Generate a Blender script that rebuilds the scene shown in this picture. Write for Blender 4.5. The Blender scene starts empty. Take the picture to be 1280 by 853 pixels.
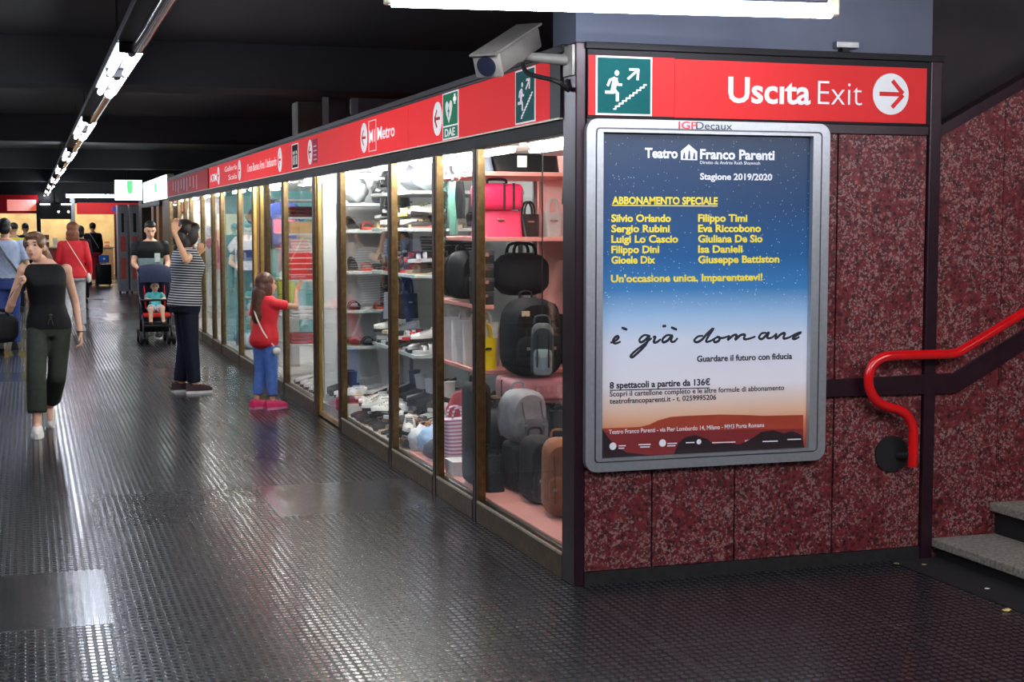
import bpy, bmesh, math, random
from mathutils import Vector, Matrix, Euler
PI = math.pi
rnd = random.Random(7)
V = Vector
C = bpy.context.scene.collection
SC = bpy.context.scene

# ---------------------------------------------------------------- camera, world, exposure
CAM = V((-2.2966, -6.1404, 1.62))
YAW, PITCH, FPX = 0.31497, 0.07814, 1850.0
cd = bpy.data.cameras.new('camera')
cd.sensor_width = 36.0
cd.lens = FPX / 1280 * 36.0
cd.clip_start, cd.clip_end = 0.05, 200
cam = bpy.data.objects.new('camera', cd)
cam.location = CAM
cam.rotation_euler = (PI / 2 - PITCH, 0, -YAW)
C.objects.link(cam)
SC.camera = cam
w = bpy.data.worlds.new('world')
SC.world = w
w.use_nodes = True
w.node_tree.nodes['Background'].inputs[0].default_value = (0.75, 0.8, 1.0, 1)
w.node_tree.nodes['Background'].inputs[1].default_value = 0.012
SC.view_settings.view_transform = 'Standard'
SC.view_settings.look = 'None'
SC.view_settings.gamma = 1
SC.view_settings.use_curve_mapping = False
SC.view_settings.exposure = 0.0
SC.cycles.use_denoising = True
SC.cycles.max_bounces = 8
SC.cycles.transparent_max_bounces = 24
SC.cycles.sample_clamp_indirect = 8
TUBE_POWER = 48.0        # fluorescent tubes of the corridor
SHOP_POWER = 105.0        # tubes inside the shop windows

# ---------------------------------------------------------------- picture-to-place helpers
_F = V((math.sin(YAW) * math.cos(PITCH), math.cos(YAW) * math.cos(PITCH), -math.sin(PITCH)))
_R = V((math.cos(YAW), -math.sin(YAW), 0))
_U = _R.cross(_F)
def _ray(px, py): return _F + _R * ((px - 640) / FPX) - _U * ((py - 426.5) / FPX)
def _on(ax, v, px, py):
    d = _ray(px, py)
    return CAM + d * ((v - CAM[ax]) / d[ax])
def PX(px, py, X): return _on(0, X, px, py)
def PY(px, py, Y): return _on(1, Y, px, py)
def PZ(px, py, Z=0.0): return _on(2, Z, px, py)

# ---------------------------------------------------------------- materials
MATS = {}
def rgb(r, g, b):
    f = lambda c: (c / 255 / 12.92) if c / 255 <= 0.04045 else ((c / 255 + 0.055) / 1.055) ** 2.4
    return (f(r), f(g), f(b), 1)
class N:
    def __init__(s, name):
        s.m = bpy.data.materials.new(name); s.m.use_nodes = True
        s.t = s.m.node_tree; s.p = s.t.nodes['Principled BSDF']; s.out = s.t.nodes['Material Output']
    def n(s, typ, **kw):
        x = s.t.nodes.new(typ)
        for k, v in kw.items():
            if k.startswith('i') and k[1:].isdigit(): x.inputs[int(k[1:])].default_value = v
            else: setattr(x, k, v)
        return x
    def l(s, a, b): s.t.links.new(a, b)
    def ramp(s, fac, stops, interp='LINEAR'):
        r = s.n('ShaderNodeValToRGB'); r.color_ramp.interpolation = interp
        e = r.color_ramp.elements
        while len(e) < len(stops): e.new(0.5)
        for k, (p, c) in enumerate(stops):
            e[k].position = p; e[k].color = c if len(c) == 4 else (*c, 1)
        s.l(fac, r.inputs[0]); return r.outputs[0]
    def math(s, op, a, b=None, c=None):
        x = s.n('ShaderNodeMath', operation=op)
        for k, v in enumerate((a, b, c)):
            if v is None: continue
            if isinstance(v, (int, float)): x.inputs[k].default_value = v
            else: s.l(v, x.inputs[k])
        return x.outputs[0]
    def mix(s, f, a, b):
        x = s.n('ShaderNodeMix', data_type='RGBA')
        for k, v in ((0, f), (6, a), (7, b)):
            if isinstance(v, (int, float, tuple)): x.inputs[k].default_value = v
            else: s.l(v, x.inputs[k])
        return x.outputs[2]
def M(name, col, rough=0.5, metal=0.0, spec=0.5, var=0.12, vs=14.0, bump=0.0, bs=60.0, coat=0.0, emit=None):
    """a procedural material: colour with slight noise variation and optional bump"""
    if name in MATS: return MATS[name]
    q = N(name); c = rgb(*col)
    q.p.inputs['Roughness'].default_value = rough
    q.p.inputs['Metallic'].default_value = metal
    q.p.inputs['Specular IOR Level'].default_value = spec
    q.p.inputs['Coat Weight'].default_value = coat
    tc = q.n('ShaderNodeTexCoord')
    nz = q.n('ShaderNodeTexNoise'); nz.inputs['Scale'].default_value = vs; nz.inputs['Detail'].default_value = 4
    q.l(tc.outputs['Object'], nz.inputs['Vector'])
    d = tuple(x * (1 - var) for x in c[:3]) + (1,); u = tuple(min(1, x * (1 + var)) for x in c[:3]) + (1,)
    q.l(q.ramp(nz.outputs[0], [(0.3, d), (0.7, u)]), q.p.inputs['Base Color'])
    if bump:
        nb = q.n('ShaderNodeTexNoise'); nb.inputs['Scale'].default_value = bs
        q.l(tc.outputs['Object'], nb.inputs['Vector'])
        b = q.n('ShaderNodeBump'); b.inputs['Strength'].default_value = bump; b.inputs['Distance'].default_value = 0.01
        q.l(nb.outputs[0], b.inputs['Height']); q.l(b.outputs[0], q.p.inputs['Normal'])
    if emit:
        q.p.inputs['Emission Color'].default_value = rgb(*emit[0]); q.p.inputs['Emission Strength'].default_value = emit[1]
    MATS[name] = q.m
    return q.m

def mat_floor():
    q = N('studded black rubber')
    tc = q.n('ShaderNodeTexCoord'); P = tc.outputs['Object']
    sep = q.n('ShaderNodeSeparateXYZ'); q.l(P, sep.inputs[0])
    def studs(px, py, r0, r1):
        fx = q.math('SUBTRACT', q.math('FRACT', q.math('DIVIDE', sep.outputs[0], px)), 0.5)
        fy = q.math('SUBTRACT', q.math('FRACT', q.math('DIVIDE', sep.outputs[1], py)), 0.5)
        d = q.math('SQRT', q.math('ADD', q.math('MULTIPLY', fx, fx), q.math('MULTIPLY', fy, fy)))
        s = q.n('ShaderNodeMapRange', interpolation_type='SMOOTHSTEP')
        q.l(d, s.inputs[0]); s.inputs[1].default_value = r0; s.inputs[2].default_value = r1
        s.inputs[3].default_value = 1; s.inputs[4].default_value = 0
        return s.outputs[0]
    st = studs(0.036, 0.045, 0.28, 0.42)
    # tiles of one metre: seams and a tone of their own
    tx = q.math('DIVIDE', sep.outputs[0], 1.0); ty = q.math('DIVIDE', sep.outputs[1], 1.0)
    fl = q.n('ShaderNodeCombineXYZ'); q.l(q.math('FLOOR', tx), fl.inputs[0]); q.l(q.math('FLOOR', ty), fl.inputs[1])
    wn = q.n('ShaderNodeTexWhiteNoise', noise_dimensions='2D'); q.l(fl.outputs[0], wn.inputs[0])
    ax = q.math('ABSOLUTE', q.math('SUBTRACT', q.math('FRACT', tx), 0.5)); ay = q.math('ABSOLUTE', q.math('SUBTRACT', q.math('FRACT', ty), 0.5))
    seam = q.math('GREATER_THAN', q.math('MAXIMUM', ax, ay), 0.4965)
    wear = q.n('ShaderNodeTexNoise'); wear.inputs['Scale'].default_value = 0.55; wear.inputs['Detail'].default_value = 3; q.l(P, wear.inputs[0])
    fine = q.n('ShaderNodeTexNoise'); fine.inputs['Scale'].default_value = 45; fine.inputs['Detail'].default_value = 6; q.l(P, fine.inputs[0])
    # smooth worn-flat tiles where the studs are nearly gone
    flat = q.math('GREATER_THAN', wn.outputs[0], 0.86)
    amt = q.math('SUBTRACT', 1.0, q.math('MULTIPLY', flat, 0.75))
    h = q.math('MULTIPLY', st, amt)
    hc = q.math('MAXIMUM', st, q.math('MULTIPLY', flat, 0.85))
    c = q.ramp(fine.outputs[0], [(0.3, (0.004, 0.004, 0.005)), (0.75, (0.014, 0.014, 0.016))])
    c = q.mix(q.math('MULTIPLY', hc, 0.7), c, (0.045, 0.045, 0.051, 1))  # grooves dark with dirt and shade, stud tops pale with painted shine
    c = q.mix(q.math('MULTIPLY', seam, 0.5), c, (0.09, 0.085, 0.075, 1))
    q.l(c, q.p.inputs['Base Color'])
    r = q.math('ADD', q.math('MULTIPLY', wear.outputs[0], 0.16), q.math('ADD', 0.04, q.math('MULTIPLY', wn.outputs[0], 0.07)))
    r = q.math('ADD', r, q.math('MULTIPLY', q.math('SUBTRACT', fine.outputs[0], 0.5), 0.14))
    q.l(q.math('ADD', r, q.math('MULTIPLY', q.math('SUBTRACT', 1.0, hc), 0.16)), q.p.inputs['Roughness'])
    q.l(q.math('ADD', 0.3, q.math('MULTIPLY', hc, 0.6)), q.p.inputs['Specular IOR Level'])
    b = q.n('ShaderNodeBump'); b.inputs['Strength'].default_value = 0.26; b.inputs['Distance'].default_value = 0.002
    q.l(q.math('SUBTRACT', h, q.math('MULTIPLY', seam, 0.6)), b.inputs['Height']); q.l(b.outputs[0], q.p.inputs['Normal'])
    return q.m

def mat_granite(name, dark, red, pale):
    q = N(name)
    tc = q.n('ShaderNodeTexCoord'); P = tc.outputs['Object']
    v1 = q.n('ShaderNodeTexVoronoi'); v1.inputs['Scale'].default_value = 130; q.l(P, v1.inputs[0])
    v2 = q.n('ShaderNodeTexVoronoi'); v2.inputs['Scale'].default_value = 84; q.l(P, v2.inputs[0])
    nz = q.n('ShaderNodeTexNoise'); nz.inputs['Scale'].default_value = 5; nz.inputs['Detail'].default_value = 9; nz.inputs['Roughness'].default_value = 0.7; q.l(P, nz.inputs[0])
    n2 = q.n('ShaderNodeTexNoise'); n2.inputs['Scale'].default_value = 28; n2.inputs['Detail'].default_value = 6; q.l(P, n2.inputs[0])
    base = q.ramp(n2.outputs[0], [(0.3, rgb(*dark)), (0.52, rgb(*red)), (0.75, rgb(red[0] + 28, red[1] + 12, red[2] + 10))])
    s1 = q.n('ShaderNodeSeparateColor'); q.l(v1.outputs['Color'], s1.inputs[0])
    s2 = q.n('ShaderNodeSeparateColor'); q.l(v2.outputs['Color'], s2.inputs[0])
    palef = q.math('MULTIPLY', q.math('GREATER_THAN', s1.outputs[0], 0.74), q.math('GREATER_THAN', nz.outputs[0], 0.47))
    n3 = q.n('ShaderNodeTexNoise'); n3.inputs['Scale'].default_value = 42; n3.inputs['Detail'].default_value = 5; n3.inputs['Roughness'].default_value = 0.65; q.l(P, n3.inputs[0])
    grey = q.ramp(n3.outputs[0], [(0.52, (0, 0, 0)), (0.64, (1, 1, 1))])
    base = q.mix(q.math('MULTIPLY', grey, 0.34), base, rgb(pale[0] - 42, pale[1] - 34, pale[2] - 34))
    c = q.mix(q.math('MULTIPLY', palef, 0.55), base, rgb(*pale))
    c = q.mix(q.math('MULTIPLY', q.math('GREATER_THAN', s2.outputs[1], 0.86), 0.7), c, rgb(28, 18, 20))
    c = q.mix(q.math('MULTIPLY', q.math('GREATER_THAN', s2.outputs[2], 0.92), 0.45), c, rgb(pale[0], pale[1], pale[2]))
    q.l(c, q.p.inputs['Base Color'])
    q.p.inputs['Roughness'].default_value = 0.42
    q.p.inputs['Specular IOR Level'].default_value = 0.35
    return q.m

def mat_glass(name='window glass', tint=(0.93, 0.95, 0.95, 1), refl=1.0):
    q = N(name); q.t.nodes.remove(q.p)
    tr = q.n('ShaderNodeBsdfTransparent'); tr.inputs[0].default_value = tint
    gl = q.n('ShaderNodeBsdfGlossy'); gl.inputs['Roughness'].default_value = 0.015
    gl.inputs[0].default_value = (refl, refl, refl, 1)
    fr = q.n('ShaderNodeFresnel'); ge = q.n('ShaderNodeNewGeometry')
    q.l(q.math('ADD', 1.17, q.math('MULTIPLY', ge.outputs['Backfacing'], 1 / 1.17 - 1.17)), fr.inputs[0])
    mx = q.n('ShaderNodeMixShader'); q.l(fr.outputs[0], mx.inputs[0]); q.l(tr.outputs[0], mx.inputs[1]); q.l(gl.outputs[0], mx.inputs[2])
    q.l(mx.outputs[0], q.out.inputs[0])
    return q.m

def mat_lamp(name, col, power):
    if name in MATS: return MATS[name]
    q = N(name)
    q.p.inputs['Base Color'].default_value = (0.8, 0.8, 0.8, 1)
    q.p.inputs['Emission Color'].default_value = rgb(*col); q.p.inputs['Emission Strength'].default_value = power
    MATS[name] = q.m
    return q.m

# ---------------------------------------------------------------- mesh helpers
def B(): return bmesh.new()
def box(bm, x0, x1, y0, y1, z0, z1, bev=0.0, seg=2):
    r = bmesh.ops.create_cube(bm, size=1)
    vs = r['verts']
    for v in vs:
        v.co = V(((x0 + x1) / 2 + v.co.x * (x1 - x0), (y0 + y1) / 2 + v.co.y * (y1 - y0), (z0 + z1) / 2 + v.co.z * (z1 - z0)))
    if bev > 0:
        es = list({e for v in vs for e in v.link_edges})
        bmesh.ops.bevel(bm, geom=es, offset=bev, segments=seg, affect='EDGES', profile=0.5)
    return bm
def _frame(d):
    d = d.normalized()
    a = V((0, 0, 1)) if abs(d.z) < 0.95 else V((1, 0, 0))
    u = d.cross(a).normalized()
    return u, d.cross(u).normalized()
def cyl(bm, a, b, r0, r1=None, seg=12):
    a, b = V(a), V(b); r1 = r0 if r1 is None else r1
    u, v = _frame(b - a)
    ra = [bm.verts.new(a + (u * math.cos(t) + v * math.sin(t)) * r0) for t in [2 * PI * k / seg for k in range(seg)]]
    rb = [bm.verts.new(b + (u * math.cos(t) + v * math.sin(t)) * r1) for t in [2 * PI * k / seg for k in range(seg)]]
    for k in range(seg): bm.faces.new((ra[k], ra[(k + 1) % seg], rb[(k + 1) % seg], rb[k]))
    bm.faces.new(list(reversed(ra))); bm.faces.new(rb)
    return bm
def loft(bm, rings, caps=True):
    R = [[bm.verts.new(V(p)) for p in r] for r in rings]; n = len(R[0])
    for a, b in zip(R, R[1:]):
        for k in range(n): bm.faces.new((a[k], a[(k + 1) % n], b[(k + 1) % n], b[k]))
    if caps: bm.faces.new(list(reversed(R[0]))); bm.faces.new(R[-1])
    return bm
def smooth_path(pts, sub=6):
    pts = [V(p) for p in pts]; out = []
    for i in range(len(pts) - 1):
        p0, p1, p2, p3 = pts[max(i - 1, 0)], pts[i], pts[i + 1], pts[min(i + 2, len(pts) - 1)]
        for k in range(sub):
            t = k / sub
            out.append(0.5 * ((2 * p1) + (p2 - p0) * t + (2 * p0 - 5 * p1 + 4 * p2 - p3) * t * t + (3 * p1 - p0 - 3 * p2 + p3) * t ** 3))
    return out + [pts[-1]]
def tube(bm, pts, r, seg=8, flat=None):
    """sweep a round (or flat: (r, r2)) section along a path"""
    pts = [V(p) for p in pts]; n = len(pts); rings = []
    u = None
    for i, p in enumerate(pts):
        d = (pts[min(i + 1, n - 1)] - pts[max(i - 1, 0)]).normalized()
        if u is None: u, v = _frame(d)
        else:
            u = (u - d * u.dot(d)).normalized(); v = d.cross(u)
        rr = r[i] if isinstance(r, (list, tuple)) else r
        r2 = rr if flat is None else flat
        rings.append([p + u * math.cos(2 * PI * k / seg) * rr + v * math.sin(2 * PI * k / seg) * r2 for k in range(seg)])
    return loft(bm, rings)
def ell(bm, c, r, rot=None, us=16, vs=10):
    m = Matrix.Translation(V(c)) @ (rot.to_4x4() if rot is not None else Matrix.Identity(4)) @ Matrix.Diagonal((*r, 1))
    bmesh.ops.create_uvsphere(bm, u_segments=us, v_segments=vs, radius=1, matrix=m)
    return bm
def prism(bm, poly, f0, f1):
    """poly: list of 2d points; f0/f1 map (a, b) to 3d for the two caps"""
    return loft(bm, [[V(f0(*p)) for p in poly], [V(f1(*p)) for p in poly]])
def rrect(x0, x1, z0, z1, r, n=5):
    out = []
    for cx, cz, a in ((x1 - r, z0 + r, -PI / 2), (x1 - r, z1 - r, 0), (x0 + r, z1 - r, PI / 2), (x0 + r, z0 + r, PI)):
        for k in range(n + 1): out.append((cx + r * math.cos(a + PI / 2 * k / n), cz + r * math.sin(a + PI / 2 * k / n)))
    return out

# ---------------------------------------------------------------- object helpers
ROOTM = {}
def root_of(o):
    while o.parent is not None: o = o.parent
    return o
def obj(name, bm, mat, parent=None, smooth=False, w=False, kind=None, label=None):
    """link a bmesh as ONE mesh object; w: its coordinates are world ones"""
    if isinstance(bm, bpy.types.Mesh): me = bm
    else:
        bmesh.ops.recalc_face_normals(bm, faces=bm.faces)
        me = bpy.data.meshes.new(name); bm.to_mesh(me); bm.free()
    me.name = name
    if w and parent is not None: me.transform(ROOTM[root_of(parent).name].inverted())
    if smooth:
        for p in me.polygons: p.use_smooth = True
        if smooth != 'all':
            try: me.set_sharp_from_angle(angle=math.radians(40))
            except Exception: pass
    if mat is not None and not me.materials: me.materials.append(mat)
    o = bpy.data.objects.new(name, me); C.objects.link(o)
    if parent is not None: o.parent = parent
    else: ROOTM[o.name] = Matrix.Identity(4)
    if kind: o['kind'] = kind
    if label: o['label'] = label
    return o
def tag(o, label, cat, group=None):
    o['label'] = label; o['category'] = cat
    if group: o['group'] = group
    return o
def thing(name, label, cat, loc=(0, 0, 0), rot=0.0, group=None, tilt=None):
    o = bpy.data.objects.new(name, None); C.objects.link(o)
    e = Euler((tilt[0], tilt[1], rot) if tilt else (0, 0, rot))
    o.location = loc; o.rotation_euler = e; o.empty_display_size = 0.1
    ROOTM[o.name] = Matrix.Translation(V(loc)) @ e.to_matrix().to_4x4()
    return tag(o, label, cat, group)
def struct(name, bm, mat, parent=None, smooth=False, w=False):
    o = obj(name, bm, mat, parent, smooth, w)
    if parent is None: o['kind'] = 'structure'
    return o
def sroot(name, loc=(0, 0, 0)):
    o = bpy.data.objects.new(name, None); C.objects.link(o); o.location = loc; o['kind'] = 'structure'
    ROOTM[o.name] = Matrix.Translation(V(loc))
    return o
def dup(src, loc, rot=(0, 0, 0), scale=1.0, label=None, group=None, mats=None):
    """copy a thing, its parts and sub-parts; mats: {part name: material}"""
    def one(o, parent):
        c = o.copy(); C.objects.link(c)
        if parent is not None: c.parent = parent
        base = o.name.split('.')[0]
        if mats and base in mats and c.type == 'MESH' and c.material_slots:
            c.material_slots[0].link = 'OBJECT'; c.material_slots[0].material = mats[base]
        for k in o.children: one(k, c)
        return c
    c = one(src, None)
    c.location = loc; c.rotation_euler = rot
    c.scale = (scale,) * 3 if isinstance(scale, (int, float)) else scale
    if label: c['label'] = label
    if group: c['group'] = group
    return c
_dg = None
def text_mesh(s, bold=0.0):
    cu = bpy.data.curves.new('lettering', 'FONT'); cu.body = s; cu.offset = bold; cu.resolution_u = 3; cu.extrude = 0.004
    o = bpy.data.objects.new('lettering', cu); C.objects.link(o)
    bpy.context.view_layer.update()
    me = bpy.data.meshes.new_from_object(o.evaluated_get(bpy.context.evaluated_depsgraph_get()))
    bpy.data.objects.remove(o); bpy.data.curves.remove(cu)
    return me
def text(s, org, u, v, mat, parent, width=None, cap=None, bold=0.0, lift=0.0012, name='lettering', shear=0.0):
    """lettering on a surface: org = left end of the baseline, u = reading direction, v = up"""
    me = text_mesh(s, bold)
    me.materials.clear()
    x0 = min(p.co.x for p in me.vertices); x1 = max(p.co.x for p in me.vertices)
    sz = cap / 0.70 if cap else None
    sx = (width / (x1 - x0)) if width else sz
    sy = sz if sz else sx
    u, v, org = V(u).normalized(), V(v).normalized(), V(org); n = u.cross(v)
    for p in me.vertices:
        x, y, z = p.co
        p.co = org + u * ((x - x0) * sx + shear * y * sy) + v * (y * sy) + n * (lift + z * 0.12)
    return obj(name, me, mat, parent, w=True)

# tapered capsules, ellipsoids and lofts welded into one continuous surface
def blob(items, voxel=0.01, it=4, fac=0.5):
    bm = B()
    for q in items:
        k = q[0]
        if k == 'c':
            _, a, b, r0, r1 = q
            cyl(bm, a, b, r0, r1, 14); ell(bm, a, (r0,) * 3, None, 14, 8); ell(bm, b, (r1,) * 3, None, 14, 8)
        elif k == 'f': cyl(bm, q[1], q[2], q[3], q[4], 18)
        elif k == 'e': ell(bm, q[1], q[2], q[3] if len(q) > 3 else None, 18, 12)
        elif k == 'l': loft(bm, q[1])
        elif k == 't':
            tube(bm, q[1], q[2], 10); ell(bm, q[1][-1], (q[2][-1] if isinstance(q[2], list) else q[2],) * 3, None, 10, 6)
    bmesh.ops.recalc_face_normals(bm, faces=bm.faces)
    me = bpy.data.meshes.new('blob'); bm.to_mesh(me); bm.free()
    o = bpy.data.objects.new('blob', me); C.objects.link(o)
    m = o.modifiers.new('r', 'REMESH'); m.mode = 'VOXEL'; m.voxel_size = voxel
    if it:
        s = o.modifiers.new('s', 'SMOOTH'); s.iterations = it; s.factor = fac
    bpy.context.view_layer.update()
    out = bpy.data.meshes.new_from_object(o.evaluated_get(bpy.context.evaluated_depsgraph_get()))
    bpy.data.objects.remove(o); bpy.data.meshes.remove(me)
    out.materials.clear()
    for p in out.polygons: p.use_smooth = True
    return out
ORD = 'first second third fourth fifth sixth seventh eighth ninth tenth eleventh twelfth thirteenth fourteenth fifteenth sixteenth seventeenth eighteenth nineteenth twentieth'.split()
# ================================================================ materials of the place
m_floor = mat_floor()
m_gran = mat_granite('red granite', (62, 21, 25), (106, 36, 41), (164, 134, 128))
m_black = M('black painted metal', (22, 18, 22), 0.5, 0.0, spec=0.25, bump=0.05)
m_post = M('aubergine painted steel', (46, 24, 34), 0.32, 0.2, var=0.2)
m_ceil = M('near black ceiling', (20, 19, 22), 0.9, var=0.25, vs=1.5)  # near black tone with slight random variation
m_bulk = M('blue grey lamp glow', (98, 102, 118), 0.85, var=0.12, vs=2)  # bluish glow of the lamp put into the bulkhead tone
m_beam = M('dark painted concrete', (34, 33, 38), 0.85, var=0.15, vs=2)
m_bronze = M('bronze anodised metal', (126, 102, 68), 0.33, 0.75, var=0.25, vs=30)
m_base = M('bronze base plate', (98, 78, 54), 0.45, 0.4, var=0.3, vs=20)
m_gold = M('gold anodised metal', (206, 170, 100), 0.3, 0.75, var=0.12)
m_brown = M('dark brown metal', (62, 44, 30), 0.4, 0.5, var=0.25)
m_pale = M('pale worn aluminium', (190, 180, 155), 0.4, 0.4, var=0.2, vs=40)
m_hdr = M('dark header', (34, 28, 26), 0.6, spec=0.2)
m_alu = M('brushed aluminium', (176, 178, 182), 0.36, 0.65, var=0.06, vs=50)
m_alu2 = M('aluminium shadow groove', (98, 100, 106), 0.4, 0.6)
m_red = M('red sign film', (226, 56, 56), 0.6, spec=0.12, var=0.03, vs=3)
# the fascia over the shops is a backlit sign box (its last length is unlit)
m_redf = M('red backlit film', (236, 46, 48), 0.6, spec=0.08, var=0.03, vs=3, emit=((240, 52, 54), 0.42))
m_fw = M('white backlit film', (236, 236, 236), 0.6, spec=0.08, var=0.02, emit=((244, 238, 240), 0.4))
m_fg = M('dark green backlit film', (20, 88, 88), 0.6, spec=0.08, var=0.05, emit=((20, 84, 84), 0.3))
m_fg2 = M('first aid backlit film', (28, 122, 84), 0.6, spec=0.08, var=0.05, emit=((28, 118, 80), 0.35))
m_white = M('white sign film', (240, 240, 240), 0.6, spec=0.12, var=0.02)
m_green = M('dark green sign film', (20, 88, 88), 0.6, spec=0.1, var=0.06)
m_green2 = M('first aid green film', (28, 122, 84), 0.6, spec=0.1, var=0.05)
m_glass = mat_glass()
m_pink = M('pink laminate', (222, 150, 140), 0.5, var=0.05)
m_wpanel = M('white laminate', (226, 228, 228), 0.45, var=0.03)
m_teal = M('teal wall panel', (120, 178, 182), 0.5, var=0.05)
m_steel = M('galvanised steel', (150, 150, 150), 0.35, 0.7)
m_chrome = M('chrome', (210, 205, 205), 0.12, 0.95, var=0.03)
m_conc = M('worn concrete tread', (128, 120, 110), 0.8, var=0.45, vs=60, bump=0.2, bs=120)
m_riser = M('black stair riser', (16, 14, 16), 0.8)
m_darkwall = M('dark brown plaster', (58, 48, 52), 0.9, var=0.2, vs=3)
m_redpaint = M('glossy red paint', (214, 18, 22), 0.16, 0, 0.6, var=0.04, coat=0.6)
m_rubber = M('black rubber', (20, 20, 22), 0.55, var=0.2)
m_navy = M('navy film', (22, 30, 60), 0.4)
m_tube = mat_lamp('fluorescent tube', (232, 240, 255), TUBE_POWER)
m_shoptube2 = mat_lamp('bright shop fluorescent tube', (255, 252, 246), SHOP_POWER * 2.1)
m_front = mat_lamp('long front tube', (232, 240, 255), 34)
m_wash = mat_lamp('added wall wash tube', (240, 242, 250), 120)  # for the added tubes that brighten the front wall
m_shoptube = mat_lamp('shop fluorescent tube', (255, 250, 240), SHOP_POWER)

# ================================================================ the setting
CEIL = 3.0
struct('floor', box(B(), -6, 6, -9, 48, -0.05, 0), m_floor)
struct('ceiling', box(B(), -6, 1.84, -9, 48, CEIL, CEIL + 0.1), m_ceil)
struct('wall_left', box(B(), -6.1, -6, -9, 48, 0, CEIL), M('dark tiled wall', (24, 22, 24), 0.5, var=0.2, vs=2))
struct('wall_behind', box(B(), -6, 6, -9.1, -9, 0, CEIL + 1.5), m_darkwall)
for k, y in enumerate((5.3, 13.3, 22.2, 31.0)):
    o = struct('ceiling_beam', box(B(), -5.99, 4.0 if y > 14 else 1.8, y, y + 0.6, 2.66, CEIL - 0.002), m_beam)
# bulkhead over the shop corner, added to catch the lamp's bluish glow
struct('added_bulkhead', box(B(), 0.02, 1.84, 0.06, 0.36, 2.425, CEIL - 0.002), m_bulk)

# --- front wall of red granite slabs
bm = B()
G = 0.004
xs = [0.042, 0.375, 0.791, 1.305, 1.786]
for a, b in zip(xs, xs[1:]):
    for z0, z1 in ((0.06, 0.525), (0.525, 2.06)) if b < 1.3 else ((0.06, 2.06),):
        box(bm, a + G, b - G, 0.0, 0.05, z0 + 0.002, z1 - 0.002, 0.002, 1)
struct('wall_front', bm, m_gran)
struct('wall_front_core', box(B(), 0.06, 1.84, 0.012, 0.12, 0.0, 2.42), M('black joint', (14, 10, 12), 0.9))
struct('baseboard_front', box(B(), 0.045, 1.79, -0.004, 0.012, 0.0, 0.06), M('black scuffed skirting', (26, 22, 22), 0.8, var=0.6, vs=25))
struct('trim_corner', box(B(), -0.006, 0.042, -0.012, 0.155, 0, 2.42, 0.006), m_post)
struct('trim_post', box(B(), 1.786, 1.848, -0.02, 0.13, 0, 2.415, 0.004), m_post)
struct('trim_lintel', box(B(), 0.045, 1.782, -0.014, 0.0, 2.045, 2.088, 0.002), m_post)
bm = B()
box(bm, 0.035, 1.85, -0.03, 0.06, 2.39, 2.42, 0.003)
box(bm, -0.03, 0.03, 0.10, 19.9, 2.385, 2.42, 0.003)
struct('trim_top', bm, m_black)

# --- wall beside the stairs, its sloping top strip, the dark wall above it
SL = 0.52
zt = lambda x: 2.05 + SL * (x - 1.852)
bm = B()
for a, b in ((1.850, 2.219), (2.219, 2.62), (2.62, 3.1), (3.1, 4.2)):
    for lo, hi in ((0.0, 1.47), (1.47, 9.0)):
        h0, h1 = min(hi, zt(a)), min(hi, zt(b))
        if min(h0, h1) <= lo + 0.01: continue
        poly = [(a + 0.002, lo + 0.0008), (b - 0.002, lo + 0.0008), (b - 0.002, h1 - 0.0008), (a + 0.002, h0 - 0.0008)]
        prism(bm, poly, lambda x, z: (x, 0.0, z), lambda x, z: (x, 0.08, z))
struct('wall_stair', bm, m_gran)
poly = [(1.85, zt(1.85) - 0.01), (4.2, zt(4.2) - 0.01), (4.2, zt(4.2) + 0.045), (1.85, zt(1.85) + 0.045)]
struct('trim_stair_top', prism(B(), poly, lambda x, z: (x, -0.012, z), lambda x, z: (x, 0.09, z)), m_post)
struct('wall_stair_back', box(B(), 1.85, 4.3, 0.45, 0.5, 1.9, 4.6), m_darkwall)
struct('wall_stair_end', box(B(), 4.2, 4.3, -4, 0.5, 0, 4.6), m_darkwall)
bm = B()
poly = [(1.848, 2.90), (4.4, 4.35), (4.4, 4.45), (1.848, 3.0)]
struct('ceiling_stair', prism(bm, poly, lambda x, z: (x, -9, z), lambda x, z: (x, 0.46, z)), m_ceil)
# black rail strip running along the wall and up beside the stairs
poly = [(1.236, 0.815), (1.97, 0.808), (4.1, 0.808 + 2.13 * SL), (4.1, 0.905 + 2.13 * SL), (1.955, 0.905), (1.236, 0.895)]
struct('trim_rail_strip', prism(B(), poly, lambda x, z: (x, -0.022, z), lambda x, z: (x, 0.0, z)), m_post)
# steps: a pale worn tread over a black riser
st = sroot('stairs', (1.852, 0, 0))
for k in range(7):
    x = 1.852 + 0.332 * k; z = 0.098 + 0.157 * k
    obj('tread', box(B(), x, x + 0.37, -3.6, -0.001, z - 0.042, z, 0.006), m_conc, st, w=True)
    obj('riser', box(B(), x + 0.035, x + 0.369, -3.6, -0.001, max(z - 0.157, 0), z - 0.043), m_riser, st, w=True)
struct('trim_floor_edge', box(B(), 1.62, 1.886, -3.6, -0.006, 0.0, 0.004), m_riser)  # thin black strip laid along the foot of the steps

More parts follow.
